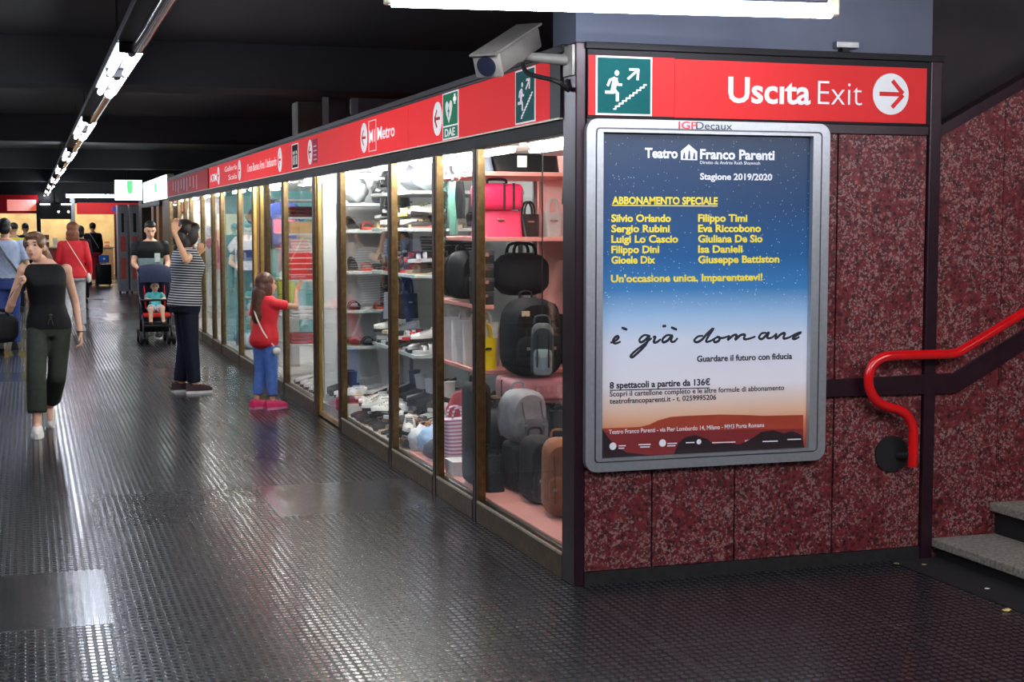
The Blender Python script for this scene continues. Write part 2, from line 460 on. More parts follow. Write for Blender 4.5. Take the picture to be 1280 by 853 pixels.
# ================================================================ shop front along the corridor
YN = [0.157, 1.508, 2.352, 3.498, 5.197, 6.265, 7.88, 8.979, 9.36, 9.86, 11.04, 12.69, 13.63, 14.87, 16.4, 17.25, 18.3, 19.75]
WM = [0, .10, .10, .11, .14, .13, .12, .13, .10, .12, .13, .13, .13, .13, .13, .13, .13, .13]
m_carpet = M('shop floor vinyl', (190, 186, 180), 0.6)
nw = 0
for i in range(len(YN) - 1):
    a = YN[i] + WM[i]; b = YN[i + 1]; e = b + WM[i + 1]
    door = i in (4, 8)
    nw += 1
    r = sroot(('door_%d' % (1 if i == 4 else 2)) if door else 'window_%d' % (nw if i < 4 else nw - 1), (0, a, 0))
    gold = m_gold if i in (7, 8) else m_bronze
    obj('mullion', box(B(), 0.0, 0.045, b, e, 0.0, 2.03, 0.004), gold, r, w=True)
    obj('mullion_channel', box(B(), -0.004, 0.002, b + 0.035, e - 0.012, 0.0, 2.03), m_brown, r, w=True)
    obj('glazing_bead', box(B(), 0.018, 0.05, a, a + 0.016, 0.13, 2.03), m_pale, r, w=True)
    if not door:
        obj('base', box(B(), -0.006, 0.06, a, b, 0, 0.108, 0.003), m_base, r, w=True)
        obj('sill_strip', box(B(), -0.009, 0.004, a, b, 0.108, 0.121, 0.002), m_pale, r, w=True)
        obj('sill', box(B(), 0.004, 0.06, a, b, 0.108, 0.119), m_brown, r, w=True)
        obj('glass_pane', box(B(), 0.030, 0.036, a + 0.001, b - 0.001, 0.12, 2.04), m_glass, r, w=True)
    elif i == 4:
        obj('glass_pane', box(B(), 0.030, 0.038, a + 0.03, b - 0.03, 0.05, 2.04), m_glass, r, w=True)
        bm = B(); box(bm, 0.02, 0.05, a, b, 0.012, 0.05); box(bm, 0.02, 0.05, a, a + 0.03, 0.05, 2.03); box(bm, 0.02, 0.05, b - 0.03, b, 0.05, 2.03)
        obj('door_frame', bm, m_gold, r, w=True)
    else:
        bm = B(); box(bm, 0.0, 0.05, a + 0.09, a + 0.17, 0.0, 2.03, 0.003)
        obj('door_frame', bm, m_gold, r, w=True)
    obj('header', box(B(), -0.004, 0.05, a - WM[i], b, 2.03, 2.093, 0.002), m_hdr, r, w=True)
# inside the shops: floor, ceiling, back wall
struct('floor_shop', box(B(), 0.05, 1.78, 0.13, 19.9, 0.0, 0.118), m_carpet)
struct('floor_shop_pink', box(B(), 0.062, 1.0, 0.16, 3.3, 0.118, 0.126), m_pink)
struct('ceiling_shop', box(B(), 0.052, 1.8, 0.13, 19.9, 2.068, 2.094), m_wpanel)
struct('wall_shop_back', box(B(), 1.7, 1.78, 0.13, 19.9, 0.12, 2.066), m_wpanel)
struct('wall_shop_partition', box(B(), 0.075, 1.7, 6.30, 6.34, 0.12, 2.066), m_wpanel)
struct('wall_shop_partition', box(B(), 0.12, 1.7, 13.2, 13.24, 0.12, 2.066), m_teal)
struct('wall_shop_partition', box(B(), 0.30, 1.7, 19.6, 19.64, 0.12, 2.066), m_wpanel)
struct('wall_shop_pink', box(B(), 0.98, 1.02, 0.16, 3.4, 0.126, 2.066), m_pink)
struct('trim_shop_upright', box(B(), 0.80, 0.84, 2.17, 2.21, 0.126, 2.066), m_pink)

# red fascia with signs
fas = thing('direction_sign', 'long red direction sign running above the shop windows', 'sign', (0, 0.2, 2.1))
FA = [(0.30, 2.95), (2.955, 4.545), (4.55, 7.55), (7.555, 10.45), (10.455, 13.75), (13.9, 19.8)]
for a, b in FA:
    obj('panel', box(B(), -0.016, 0.0, a, b, 2.102, 2.372, 0.002, 1), m_redf if a < 13.8 else M('dim red sign film', (180, 30, 38), 0.6, spec=0.12), fas, w=True)
obj('lower_rail', box(B(), -0.022, 0.0, 0.16, 19.85, 2.094, 2.102), m_pale, fas, w=True)
obj('upper_rail', box(B(), -0.022, 0.0, 0.16, 19.85, 2.372, 2.384), m_black, fas, w=True)
obj('end_plate', box(B(), -0.018, 0.0, 0.157, 0.30, 2.102, 2.372), m_black, fas, w=True)
FU, FV = V((0, -1, 0)), V((0, 0, 1))
XF = -0.0165
def fplate(y0, y1, z0, z1, mat, t=0.002, name='plate', par=None, x=XF):
    return obj(name, box(B(), x - t, x, y0, y1, z0, z1), mat, par or fas, w=True)
def disc(yc, zc, r, mat, name, x=XF, t=0.002):
    return obj(name, cyl(B(), (x - t, yc, zc), (x, yc, zc), r, r, 32), mat, fas, w=True)
def arrow_left(yc, zc, r, x=XF - 0.002, t=0.0015, mat=None):
    # shaft and two strokes pointing to the far end of the corridor (+y)
    bm = B(); s = r
    def bar(p, q, wd):
        d = (V((0, *q)) - V((0, *p))).normalized(); nn = V((1, 0, 0)).cross(d) * wd
        a, b = V((0, *p)), V((0, *q))
        loft(bm, [[V((x - t, 0, 0)) + k for k in (a + nn, b + nn, b - nn, a - nn)], [V((x, 0, 0)) + k for k in (a + nn, b + nn, b - nn, a - nn)]])
    bar((yc - 0.62 * s, zc), (yc + 0.55 * s, zc), 0.09 * s)
    bar((yc + 0.60 * s, zc), (yc + 0.05 * s, zc + 0.52 * s), 0.09 * s)
    bar((yc + 0.60 * s, zc), (yc + 0.05 * s, zc - 0.52 * s), 0.09 * s)
    obj('arrow', bm, mat or m_red, fas, w=True)
HT = [0]
def man_stairs(put, S, mw, parent, mirror=1):
    """running figure, stairs and arrow; put(a, b) maps the unit square (a to the reading direction, b up) to the surface"""
    def stroke(pts, r):
        bm = B(); pts = [V((p[0], p[1], 0)) for p in pts]
        for p, q in zip(pts, pts[1:]):
            d = (q - p).normalized(); nn = V((-d.y, d.x, 0)) * r
            c = [p + nn - d * r * 0.4, q + nn + d * r * 0.4, q - nn + d * r * 0.4, p - nn - d * r * 0.4]
            HT[0] = (HT[0] + 1) % 9
            loft(bm, [[put(k.x, k.y, 0.0) for k in c], [put(k.x, k.y, 0.0015 + 0.00012 * HT[0]) for k in c]])
        return bm
    bm = stroke([(0.33, 0.63), (0.29, 0.42)], 0.045)
    for pts, r in (([(0.32, 0.64), (0.23, 0.60), (0.19, 0.50)], 0.022), ([(0.34, 0.62), (0.38, 0.52), (0.45, 0.52)], 0.022),
                   ([(0.31, 0.44), (0.29, 0.38), (0.15, 0.38)], 0.028), ([(0.30, 0.44), (0.37, 0.36), (0.37, 0.23)], 0.028)):
        b2 = stroke(pts, r); me = bpy.data.meshes.new('t'); b2.to_mesh(me); b2.free(); bm.from_mesh(me); bpy.data.meshes.remove(me)
    ring = [(0.36 + 0.042 * math.cos(t), 0.73 + 0.05 * math.sin(t)) for t in [2 * PI * k / 16 for k in range(16)]]
    prism(bm, ring, lambda a, b: put(a, b, 0), lambda a, b: put(a, b, 0.0015))
    obj('running_figure', bm, mw, parent, w=True)
    pts = [(0.30, 0.08)]; n = 9
    for k in range(n):
        x, y = 0.30 + 0.60 * (k + 0.6) / n, 0.08 + 0.45 * k / n
        pts += [(x, y), (x, y + 0.45 / n)]
    pts.append((0.92, 0.53))
    obj('stair_line', stroke(pts, 0.014), mw, parent, w=True)
    bm = stroke([(0.57, 0.63), (0.74, 0.78)], 0.022)
    b2 = stroke([(0.60, 0.80), (0.765, 0.80), (0.75, 0.62)], 0.022); me = bpy.data.meshes.new('t'); b2.to_mesh(me); b2.free(); bm.from_mesh(me); bpy.data.meshes.remove(me)
    obj('arrow', bm, mw, parent, w=True)
# running man plate by the corner
fplate(0.50, 0.80, 2.108, 2.368, m_fw, name='exit_plate'); fplate(0.512, 0.788, 2.116, 2.360, m_fg, 0.001, 'exit_field', x=XF - 0.002)
man_stairs(lambda a, b, h: V((XF - 0.003 - h, 0.788 - a * 0.276, 2.116 + b * 0.244)), 1, m_fw, fas)
# heart plate with D.A.E.
fplate(1.81, 2.14, 2.106, 2.370, m_fw, name='first_aid_plate')
fplate(1.825, 2.125, 2.185, 2.362, m_fg2, 0.001, 'first_aid_field', x=XF - 0.002); fplate(1.825, 2.125, 2.114, 2.176, m_fg2, 0.001, 'first_aid_field', x=XF - 0.002)
text('DAE', (XF - 0.003, 2.085, 2.123), FU, FV, m_fw, fas, width=0.21, cap=0.043, bold=0.02)
heart = [(0, -0.065), (-0.05, -0.015), (-0.072, 0.025), (-0.062, 0.052), (-0.035, 0.06), (0, 0.035), (0.035, 0.06), (0.062, 0.052), (0.072, 0.025), (0.05, -0.015)]
obj('heart', prism(B(), heart, lambda a, b: (XF - 0.0045, 2.0 - a, 2.262 + b), lambda a, b: (XF - 0.003, 2.0 - a, 2.262 + b)), m_fw, fas, w=True)
bolt = [(0.012, 0.038), (-0.024, -0.004), (-0.002, -0.002), (-0.012, -0.042), (0.024, 0.008), (0.004, 0.006)]
obj('bolt', prism(B(), bolt, lambda a, b: (XF - 0.006, 2.0 - a, 2.262 + b), lambda a, b: (XF - 0.0045, 2.0 - a, 2.262 + b)), m_fg2, fas, w=True)
bm = B(); box(bm, XF - 0.0045, XF - 0.003, 1.862, 1.892, 2.295, 2.352); box(bm, XF - 0.0045, XF - 0.003, 1.845, 1.909, 2.313, 2.334)
obj('cross', bm, m_fw, fas, w=True)
disc(2.255, 2.238, 0.098, m_fw, 'arrow_disc'); arrow_left(2.255, 2.238, 0.098)
text('Metro', (XF, 3.82, 2.20), FU, FV, m_fw, fas, width=0.50, cap=0.085, bold=0.012)
bm = B()
for a, b, c, d in ((3.86, 4.09, 2.340, 2.344), (3.86, 4.09, 2.132, 2.136), (3.86, 3.866, 2.132, 2.344), (4.084, 4.09, 2.132, 2.344)): box(bm, XF - 0.002, XF, a, b, c, d)
obj('line_box', bm, m_fw, fas, w=True)
text('M1', (XF, 4.07, 2.195), FU, FV, m_fw, fas, width=0.17, cap=0.085, bold=0.012)
disc(4.245, 2.238, 0.105, m_fw, 'arrow_disc'); arrow_left(4.245, 2.238, 0.105)
# pink ticket plate, black lift plate
fplate(6.03, 6.24, 2.14, 2.335, M('magenta film', (222, 40, 100), 0.6, spec=0.1), name='ticket_plate')
bm = B(); [box(bm, XF - 0.003, XF - 0.002, 6.05 + 0.02 * (k % 2), 6.20, 2.16 + 0.036 * k, 2.172 + 0.036 * k) for k in range(4)]
obj('ticket_lines', bm, M('pale pink film', (250, 160, 190), 0.4), fas, w=True)
disc(6.37, 2.236, 0.105, m_fw, 'arrow_disc'); arrow_left(6.37, 2.236, 0.105)
fplate(6.94, 7.27, 2.125, 2.345, m_fw, name='lift_plate'); fplate(6.96, 7.25, 2.135, 2.335, M('black film', (20, 20, 24), 0.7, spec=0.08), 0.001, 'lift_field', x=XF - 0.002)
bm = B()
for k in range(3):
    y = 7.02 + 0.085 * k
    cyl(bm, (XF - 0.004, y, 2.265), (XF - 0.003, y, 2.265), 0.018, 0.018, 12); box(bm, XF - 0.004, XF - 0.003, y - 0.016, y + 0.016, 2.16, 2.24)
obj('lift_figures', bm, m_fw, fas, w=True)
disc(7.95, 2.238, 0.115, m_fw, 'arrow_disc'); arrow_left(7.95, 2.238, 0.115)
text('Corso Buenos Aires / Stefanardo', (XF, 10.15, 2.195), FU, FV, m_fw, fas, width=2.0, cap=0.085)
disc(10.78, 2.238, 0.115, m_fw, 'arrow_disc'); arrow_left(10.78, 2.238, 0.115)
text('Galleria', (XF, 12.1, 2.262), FU, FV, m_fw, fas, width=1.1, cap=0.062)
text('Scala', (XF, 11.75, 2.155), FU, FV, m_fw, fas, width=0.75, cap=0.062)
disc(12.72, 2.238, 0.11, m_fw, 'arrow_disc'); arrow_left(12.72, 2.238, 0.11)
text('ATM', (XF, 13.62, 2.18), FU, FV, m_fw, fas, width=0.7, cap=0.095, bold=0.01)
bm = B(); [box(bm, XF - 0.002, XF, 15.2 + 0.45 * k, 15.3 + 0.45 * k, 2.13 + 0.03 * (k % 3), 2.33) for k in range(9)]
obj('faded_lettering', bm, M('faded pink film', (196, 120, 126), 0.5), fas, w=True)

# ================================================================ exit sign on the front wall
ex = thing('exit_sign', 'red sign with stair pictogram and white words Uscita Exit above the poster', 'sign', (0.93, 0, 2.09))
obj('backing', box(B(), 0.045, 1.785, -0.018, 0.012, 2.088, 2.39, 0.003), m_black, ex, w=True)
obj('panel', box(B(), 0.048, 0.457, -0.026, -0.018, 2.102, 2.362), m_red, ex, w=True)
obj('panel', box(B(), 0.459, 1.757, -0.026, -0.018, 2.100, 2.358), m_red, ex, w=True)
YF = -0.0262
obj('pictogram_plate', box(B(), 0.081, 0.348, YF - 0.002, YF, 2.103, 2.361), m_white, ex, w=True)
obj('pictogram_field', box(B(), 0.089, 0.340, YF - 0.003, YF - 0.002, 2.111, 2.353), m_green, ex, w=True)
man_stairs(lambda a, b, h: V((0.089 + a * 0.251, YF - 0.003 - h, 2.111 + b * 0.242)), 1, m_white, ex)
U0, U1 = V((1, 0, 0)), V((0, 0, 1))
text('Usc\u0131ta', (0.722, YF, 2.176), U0, U1, m_white, ex, width=0.418, cap=0.112, bold=0.022)
text('Exit', (1.178, YF, 2.176), U0, U1, m_white, ex, width=0.232, cap=0.112, bold=-0.012)
obj('arrow_disc', cyl(B(), (1.563, YF - 0.002, 2.233), (1.563, YF, 2.233), 0.096, 0.096, 40), m_white, ex, w=True)
bm = B()
def fbar(bm, p, q, wd, y0, y1):
    p, q = V((p[0], 0, p[1])), V((q[0], 0, q[1])); d = (q - p).normalized(); nn = V((0, 1, 0)).cross(d) * wd
    c = (p + nn, q + nn, q - nn, p - nn)
    loft(bm, [[k + V((0, y0, 0)) for k in c], [k + V((0, y1, 0)) for k in c]])
for p, q in (((1.502, 2.233), (1.615, 2.233)), ((1.628, 2.236), (1.570, 2.295)), ((1.628, 2.230), (1.570, 2.171))): fbar(bm, p, q, 0.010, YF - 0.0035, YF - 0.002)
obj('arrow', bm, m_red, ex, w=True)

# ================================================================ poster frame and poster
fr = thing('poster_case', 'silver aluminium poster frame on the red granite wall under the exit sign', 'poster frame', (0.632, 0, 0.52))
def ring_frame(x0, x1, z0, z1, r, ix0, ix1, iz0, iz1, ir, y0, y1):
    bm = B(); n = 6
    o = rrect(x0, x1, z0, z1, r, n); i = rrect(ix0, ix1, iz0, iz1, ir, n); k = len(o)
    vs = [[bm.verts.new((p[0], y, p[1])) for p in s] for s, y in ((o, y1), (o, y0), (i, y0), (i, y1))]
    for a in range(4):
        A, Bb = vs[a], vs[(a + 1) % 4]
        for j in range(k): bm.faces.new((A[j], A[(j + 1) % k], Bb[(j + 1) % k], Bb[j]))
    return bm
obj('outer_rim', ring_frame(0.033, 1.236, 0.520, 2.086, 0.055, 0.075, 1.196, 0.560, 2.048, 0.02, -0.045, -0.0008), m_alu, fr, True, w=True)
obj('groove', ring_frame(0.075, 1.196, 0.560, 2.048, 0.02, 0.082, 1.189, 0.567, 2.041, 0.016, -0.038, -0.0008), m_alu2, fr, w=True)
obj('inner_rim', ring_frame(0.082, 1.189, 0.567, 2.041, 0.016, 0.112, 1.149, 0.578, 2.028, 0.0004, -0.046, -0.0008), m_alu, fr, True, w=True)
obj('backing', box(B(), 0.115, 1.146, -0.012, -0.0008, 0.585, 2.022), m_black, fr, w=True)
text('IGP', (PY(848, 165, -.045).x, -0.0453, 2.049), U0, U1, M('brand red film', (225, 60, 60), 0.4), fr, width=0.092, cap=0.033, bold=0.012)
text('Decaux', (PY(870, 165, -.045).x, -0.0453, 2.049), U0, U1, m_navy, fr, width=0.178, cap=0.033, bold=0.0)
# --- the poster itself, a printed sheet of its own inside the frame
q = N('printed poster sky')
tc = q.n('ShaderNodeTexCoord'); sp = q.n('ShaderNodeSeparateXYZ'); q.l(tc.outputs['Generated'], sp.inputs[0])
z = sp.outputs[2]
grad = q.ramp(z, [(0.0, rgb(150, 52, 40)), (0.08, rgb(226, 140, 96)), (0.125, rgb(240, 190, 156)), (0.165, rgb(240, 212, 196)), (0.22, rgb(242, 236, 242)), (0.36, rgb(222, 228, 242)),
                  (0.44, rgb(160, 196, 230)), (0.52, rgb(58, 128, 186)), (0.62, rgb(22, 92, 148)), (0.78, rgb(20, 66, 110)), (1.0, rgb(24, 50, 78))])
vo = q.n('ShaderNodeTexVoronoi'); vo.inputs['Scale'].default_value = 75; q.l(tc.outputs['Object'], vo.inputs[0])
sc = q.n('ShaderNodeSeparateColor'); q.l(vo.outputs['Color'], sc.inputs[0])
star = q.math('MULTIPLY', q.math('LESS_THAN', vo.outputs['Distance'], q.math('MULTIPLY', sc.outputs[1], 0.2)), q.math('GREATER_THAN', sc.outputs[0], 0.35))
dens = q.ramp(z, [(0.42, (0, 0, 0)), (0.5, (0.9, 0.9, 0.9)), (0.66, (0.5, 0.5, 0.5)), (1.0, (0.3, 0.3, 0.3))])
q.l(q.mix(q.math('MULTIPLY', star, dens), grad, rgb(206, 226, 246)), q.p.inputs['Base Color'])
q.p.inputs['Roughness'].default_value = 0.4
YP = -0.0155
po = thing('theatre_poster', 'starry blue to white theatre season poster with yellow names, behind the silver frame', 'poster', (0.63, YP, 0.572))
obj('sheet', box(B(), 0.1125, 1.1485, YP, -0.0125, 0.5785, 2.0275), q.m, po, w=True)
m_yel = M('poster yellow ink', (250, 226, 70), 0.45, var=0.02)
m_pw = M('poster white ink', (240, 240, 244), 0.45, var=0.02)
m_ink = M('poster black ink', (22, 26, 44), 0.5, var=0.02)
m_hill = M('poster red hill ink', (170, 62, 40), 0.5, var=0.1, vs=6)
m_hill2 = M('poster maroon hill ink', (132, 38, 40), 0.5, var=0.12, vs=6)
m_tree = M('poster dark tree ink', (36, 20, 26), 0.5, var=0.1)
def pt(s, x0, x1, yb, cap, mat, bold=0.0, **k):
    a = PY(x0, yb, YP); b = PY(x1, yb, YP); c = PY(x0, yb - cap, YP)
    return text(s, (a.x, YP, a.z), (1, 0, 0), (0, 0, 1), mat, po, width=b.x - a.x, cap=c.z - a.z, bold=bold, lift=0.0009, **k)
def pprint(name, pts, mat, lift=0.0006):
    pp = [PY(x, y, YP) for x, y in pts]
    pp = [(min(max(p.x, 0.1135), 1.1475), max(p.z, 0.579)) for p in pp]
    return obj(name, prism(B(), pp, lambda a, b: (a, YP - lift, b), lambda a, b: (a, YP - lift + 0.0005, b)), mat, po, w=True)
pprint('printed_hill', [(748, 536), (800, 534), (812, 531), (822, 526), (838, 521.5), (860, 520), (900, 518.5), (930, 519), (955, 520), (1004, 519), (1004, 566), (748, 576)], m_hill, 0.0005)
pprint('printed_hill', [(748, 541), (790, 540), (860, 539), (930, 537), (1004, 536), (1004, 566), (748, 576)], m_hill2, 0.001)
pprint('printed_trees', [(746, 530), (752, 535), (760, 547), (772, 560), (784, 566), (810, 569), (842, 568), (848, 554), (856, 547), (868, 544), (884, 549), (892, 556), (905, 554), (925, 556), (940, 548), (952, 540), (966, 538), (980, 542), (990, 539), (1002, 544), (1005, 566), (746, 580)], m_tree, 0.0014)
pt('Teatro', 806, 847, 197, 12, m_pw, 0.032)
pt('Franco Parenti', 875, 968, 198.5, 12, m_pw, 0.032)
pt('Diretto da Andr\u00e9e Ruth Shammah', 875, 950, 205, 4, m_pw)
pt('Stagione 2019/2020', 875, 965, 224.5, 8, m_pw, 0.026)
pt('ABBONAMENTO SPECIALE', 765, 897, 255, 9, m_yel, 0.034)
pprint('underline', [(765, 256.2), (897, 257), (897, 258.2), (765, 257.4)], m_yel)
for k, (a, b, xa, xb) in enumerate((('Silvio Orlando', 'Filippo Timi', 838.5, 934), ('Sergio Rubini', 'Eva Riccobono', 837, 951), ('Luigi Lo Cascio', 'Giuliana De Sio', 847.5, 953), ('Filippo Dini', 'Isa Danieli', 824, 928), ('Gioele Dix', 'Giuseppe Battiston', 819, 974))):
    pt(a, 764, xa, 277.2 + 13.1 * k, 9, m_yel, 0.034); pt(b, 872.5, xb, 277 + 13 * k, 9, m_yel, 0.034)
pt("Un'occasione unica. Imparentatevi!", 763.5, 953, 353, 9, m_yel, 0.034)
pt('Guardare il futuro con fiducia', 871, 990, 452.5, 7.5, m_ink, 0.024)
pt('8 spettacoli a partire da 136\u20ac', 762, 887.5, 486, 8, m_ink, 0.026)
pprint('underline', [(762, 487.6), (887, 484.6), (887, 485.8), (762, 488.8)], m_ink)
pt('Scopri il cartellone completo e le altre formule di abbonamento', 762, 980, 496, 6.5, m_ink, 0.012)
pt('teatrofrancoparenti.it - t. 0259995206', 762, 895, 505, 6.5, m_ink, 0.012)
pt('Teatro Franco Parenti - via Pier Lombardo 14, Milano - MM3 Porta Romana', 761, 955, 543, 5.5, m_pw, 0.004)
pt('MINTO', 931, 945, 554, 4, m_pw, 0.01)
for a, b, y in ((773, 782, 557), (773, 780, 560), (798, 813, 555.5), (800, 812, 558.5), (834, 846, 554), (834, 844, 557), (857, 868, 553), (890, 919, 553), (953, 972, 551.5), (984, 1001, 549)):
    pprint('printed_line', [(a, y), (b, y - (b - a) * 0.03), (b, y + 1.3 - (b - a) * 0.03), (a, y + 1.3)], m_pw, 0.0018)
bm = B()
for x, y in ((766, 558), (828, 554)):
    p = PY(x, y, YP); cyl(bm, (p.x, YP - 0.002, p.z), (p.x, YP - 0.0012, p.z), 0.017, 0.017, 16)
p = PY(873.5, 552.5, YP); cyl(bm, (p.x, YP - 0.002, p.z), (p.x, YP - 0.0012, p.z), 0.012, 0.012, 12)
obj('printed_logo', bm, m_pw, po, w=True)
# theatre emblem: a white pediment house with three dark openings
pprint('emblem', [(851, 200), (851, 189), (861, 180.5), (871.5, 189.5), (871.5, 200.5)], m_pw)
for a in ((853.5, 198.5, 856.5, 191), (859.7, 198.8, 862.8, 188.5), (866, 199, 869, 191)): pprint('emblem_opening', [(a[0], a[1]), (a[0] + 1.2, a[3]), (a[2] - 0.6, a[3]), (a[2], a[1])], M('poster blue ink', (34, 66, 116), 0.5), 0.0012)
# handwriting: e gia domani
def hand(pts, r=1.25):
    p3 = [PY(755 + x / 5.02, 375 + y / 5.02, YP) for x, y in pts]
    p3 = [V((p.x, YP - 0.0008, p.z)) for p in smooth_path(p3, 5)]
    n = len(p3)
    bm = tube(B(), p3, [0.0062 * r / 1.25 * (0.7 + 0.3 * math.sin(PI * k / (n - 1))) for k in range(n)], 8)
    for v in bm.verts: v.co.y = YP - 0.0006 + (v.co.y - YP + 0.0008) * 0.12
    return bm
def hands(name, strokes):
    bm = B()
    for s in strokes:
        b2 = hand(s); me = bpy.data.meshes.new('t'); b2.to_mesh(me); b2.free(); bm.from_mesh(me); bpy.data.meshes.remove(me)
    obj(name, bm, m_ink, po, w=True)
hands('handwritten_lettering', [
    [(40, 270), (70, 258), (90, 240), (84, 228), (66, 240), (56, 262), (72, 274), (104, 262)], [(110, 174), (146, 188)],
    [(286, 226), (252, 222), (224, 246), (228, 266), (254, 256), (284, 226), (262, 280), (214, 330), (178, 360), (168, 350), (200, 318), (260, 272), (300, 240)],
    [(306, 236), (322, 232), (312, 264), (330, 266), (356, 246)], [(366, 166), (390, 164)],
    [(428, 224), (396, 222), (368, 246), (372, 266), (398, 256), (428, 224), (420, 258), (440, 262), (462, 240)], [(420, 172), (458, 188)],
    [(622, 226), (590, 230), (566, 254), (582, 266), (614, 250), (648, 212), (686, 180), (656, 226), (640, 262), (668, 258), (690, 244)],
    [(716, 232), (692, 246), (694, 266), (718, 258), (726, 238), (706, 232), (740, 240), (776, 230)],
    [(776, 230), (786, 228), (776, 252), (810, 224), (832, 222), (824, 250), (856, 222), (884, 220), (878, 246), (910, 244), (950, 230)],
    [(1020, 208), (990, 210), (972, 236), (990, 246), (1014, 226), (1034, 204), (1024, 238), (1050, 238), (1070, 224)],
    [(1070, 224), (1082, 214), (1076, 244), (1110, 216), (1134, 210), (1126, 242), (1156, 238), (1180, 226)],
    [(1180, 226), (1200, 216), (1236, 204), (1206, 224), (1184, 242), (1200, 246), (1226, 232)]])

# ================================================================ handrail
hr = thing('handrail', 'glossy red tubular handrail with a looped end beside the stairs', 'handrail', (1.56, 0, 0.47))
YH = -0.085
pts = [(1.686, YH, 0.472), (1.686, YH, 0.62), (1.676, YH, 0.675), (1.645, YH, 0.722), (1.60, YH, 0.748), (1.55, YH, 0.762), (1.49, YH, 0.79), (1.448, YH, 0.845), (1.437, YH, 0.905), (1.455, YH, 0.962), (1.50, YH, 0.995), (1.56, YH, 1.006), (1.70, YH, 1.006), (1.90, YH, 1.006)]
rail = smooth_path(pts, 5) + [V((1.93, YH, 1.014)), V((4.1, YH, 1.014 + 2.17 * 0.505))]
obj('tube', tube(B(), rail, 0.0235, 14), m_redpaint, hr, True, w=True)
bm = B(); cyl(bm, (1.618, 0.0, 0.525), (1.618, -0.012, 0.525), 0.088, 0.088, 28)
obj('wall_flange', bm, m_rubber, hr, True, w=True, label='black round wall flange')
bm = B(); tube(bm, [(1.655, -0.012, 0.515), (1.672, -0.05, 0.52), (1.684, YH, 0.535)], 0.02, 10)
obj('stem', bm, m_rubber, hr, True, w=True)
for x in (2.35, 3.3):
    z = 1.014 + (x - 1.93) * 0.505
    obj('bracket', tube(B(), [(x, 0, z - 0.06), (x, -0.06, z - 0.06), (x, YH, z - 0.02)], 0.009, 8), m_rubber, hr, True, w=True)

# ================================================================ lamp overhead near the front wall
def lamp(loc, L, label, group=None, ang=0.0, r=0.03, mt=None):
    t = thing('fluorescent_lamp', label, 'lamp', loc, ang, group)
    bm = B(); box(bm, -L / 2 - 0.02, L / 2 + 0.02, -0.035, 0.035, 0.045, 0.10, 0.006); obj('housing', bm, m_black, t)
    for s in (-1, 1):
        obj('hanger', cyl(B(), (s * L * 0.35, 0, 0.098), (s * L * 0.35, 0, CEIL - loc[2] + 0.001), 0.006, 0.006, 6), m_black, t)
        bm = B(); box(bm, s * (L / 2 + 0.012) - 0.02, s * (L / 2 + 0.012) + 0.02, -0.02, 0.02, -0.02, 0.06, 0.006); obj('end_socket', bm, m_pale, t)
    obj('tube', cyl(B(), (-L / 2, 0, 0), (L / 2, 0, 0), r, r, 14), mt or m_tube, t, True)
    return t
lamp((-0.042, -0.574, 2.495), 1.80, 'long lit fluorescent tube hanging in front of the exit sign corner', ang=-0.14, mt=m_front)
# the long row over the corridor: pairs of tubes, then a bare chrome reflector, again and again
def row_lamp(x, y0, L, label, group):
    t = thing('ceiling_lamp', label, 'lamp', (x, y0, 2.55), 0, group)
    obj('housing', box(B(), -0.085, 0.085, 0, L, 0.03, 0.075, 0.006), m_black, t)
    for k in range(2):
        a = 0.03 + k * L / 2; b = a + L / 2 - 0.06
        for s in (-1, 1):
            obj('tube', cyl(B(), (s * 0.045, a, 0), (s * 0.045, b, 0), 0.019, 0.019, 10), m_tube, t, True)
        obj('end_socket', box(B(), -0.07, 0.07, a - 0.03, a + 0.005, -0.022, 0.03, 0.004), m_black, t)
        obj('starter', cyl(B(), (0, a + 0.02, -0.012), (0, a + 0.06, -0.012), 0.024, 0.024, 10), m_black, t)
    obj('hanger', cyl(B(), (0, L / 2, 0.074), (0, L / 2, CEIL - 2.549), 0.008, 0.008, 6), m_black, t)
    return t
def row_gap(x, y0, L, label, group):
    t = thing('lamp_reflector', label, 'reflector', (x, y0, 2.55), 0, group)
    obj('housing', box(B(), -0.085, 0.085, 0.01, L - 0.01, 0.03, 0.075, 0.006), m_black, t)
    obj('chrome_tube', cyl(B(), (0.02, 0.03, 0), (0.02, L - 0.05, 0), 0.034, 0.034, 14), m_chrome, t, True)
    obj('hanger', cyl(B(), (0, L / 2, 0.074), (0, L / 2, CEIL - 2.549), 0.008, 0.008, 6), m_black, t)
    return t
for k in range(-2, 8):
    y = 2.0 + 5.6 * k
    nm = 'lit twin tube lamp over the corridor, %s from the camera along the ceiling row' % ORD[k + 2]
    row_lamp(-1.75, y, 2.75, nm, 'twin tube lamps in the corridor row')
    if k > -2: row_gap(-1.75, y - 2.83, 2.8, 'unlit chrome tube in the corridor lamp row, %s gap from the camera' % ORD[k + 2], 'chrome tubes between the row lamps')
for k in range(-1, 6):
    row_lamp(-3.75, 3.4 + 5.6 * k, 2.75, 'lit twin tube lamp of the second row beyond the frame, %s from the camera' % ORD[k + 1], 'second lamp row')

for x, y, s_ in ((0.4, -4.8, 'farthest from the poster'), (0.9, -3.0, 'nearest the poster'), (2.7, -3.4, 'nearest the stairs')):  # extra tubes out of view, added to brighten poster and granite
    lamp((x, y, 2.7), 1.5, 'lit tube over the landing beyond the frame, ' + s_, ang=0.0, r=0.03, mt=m_wash)

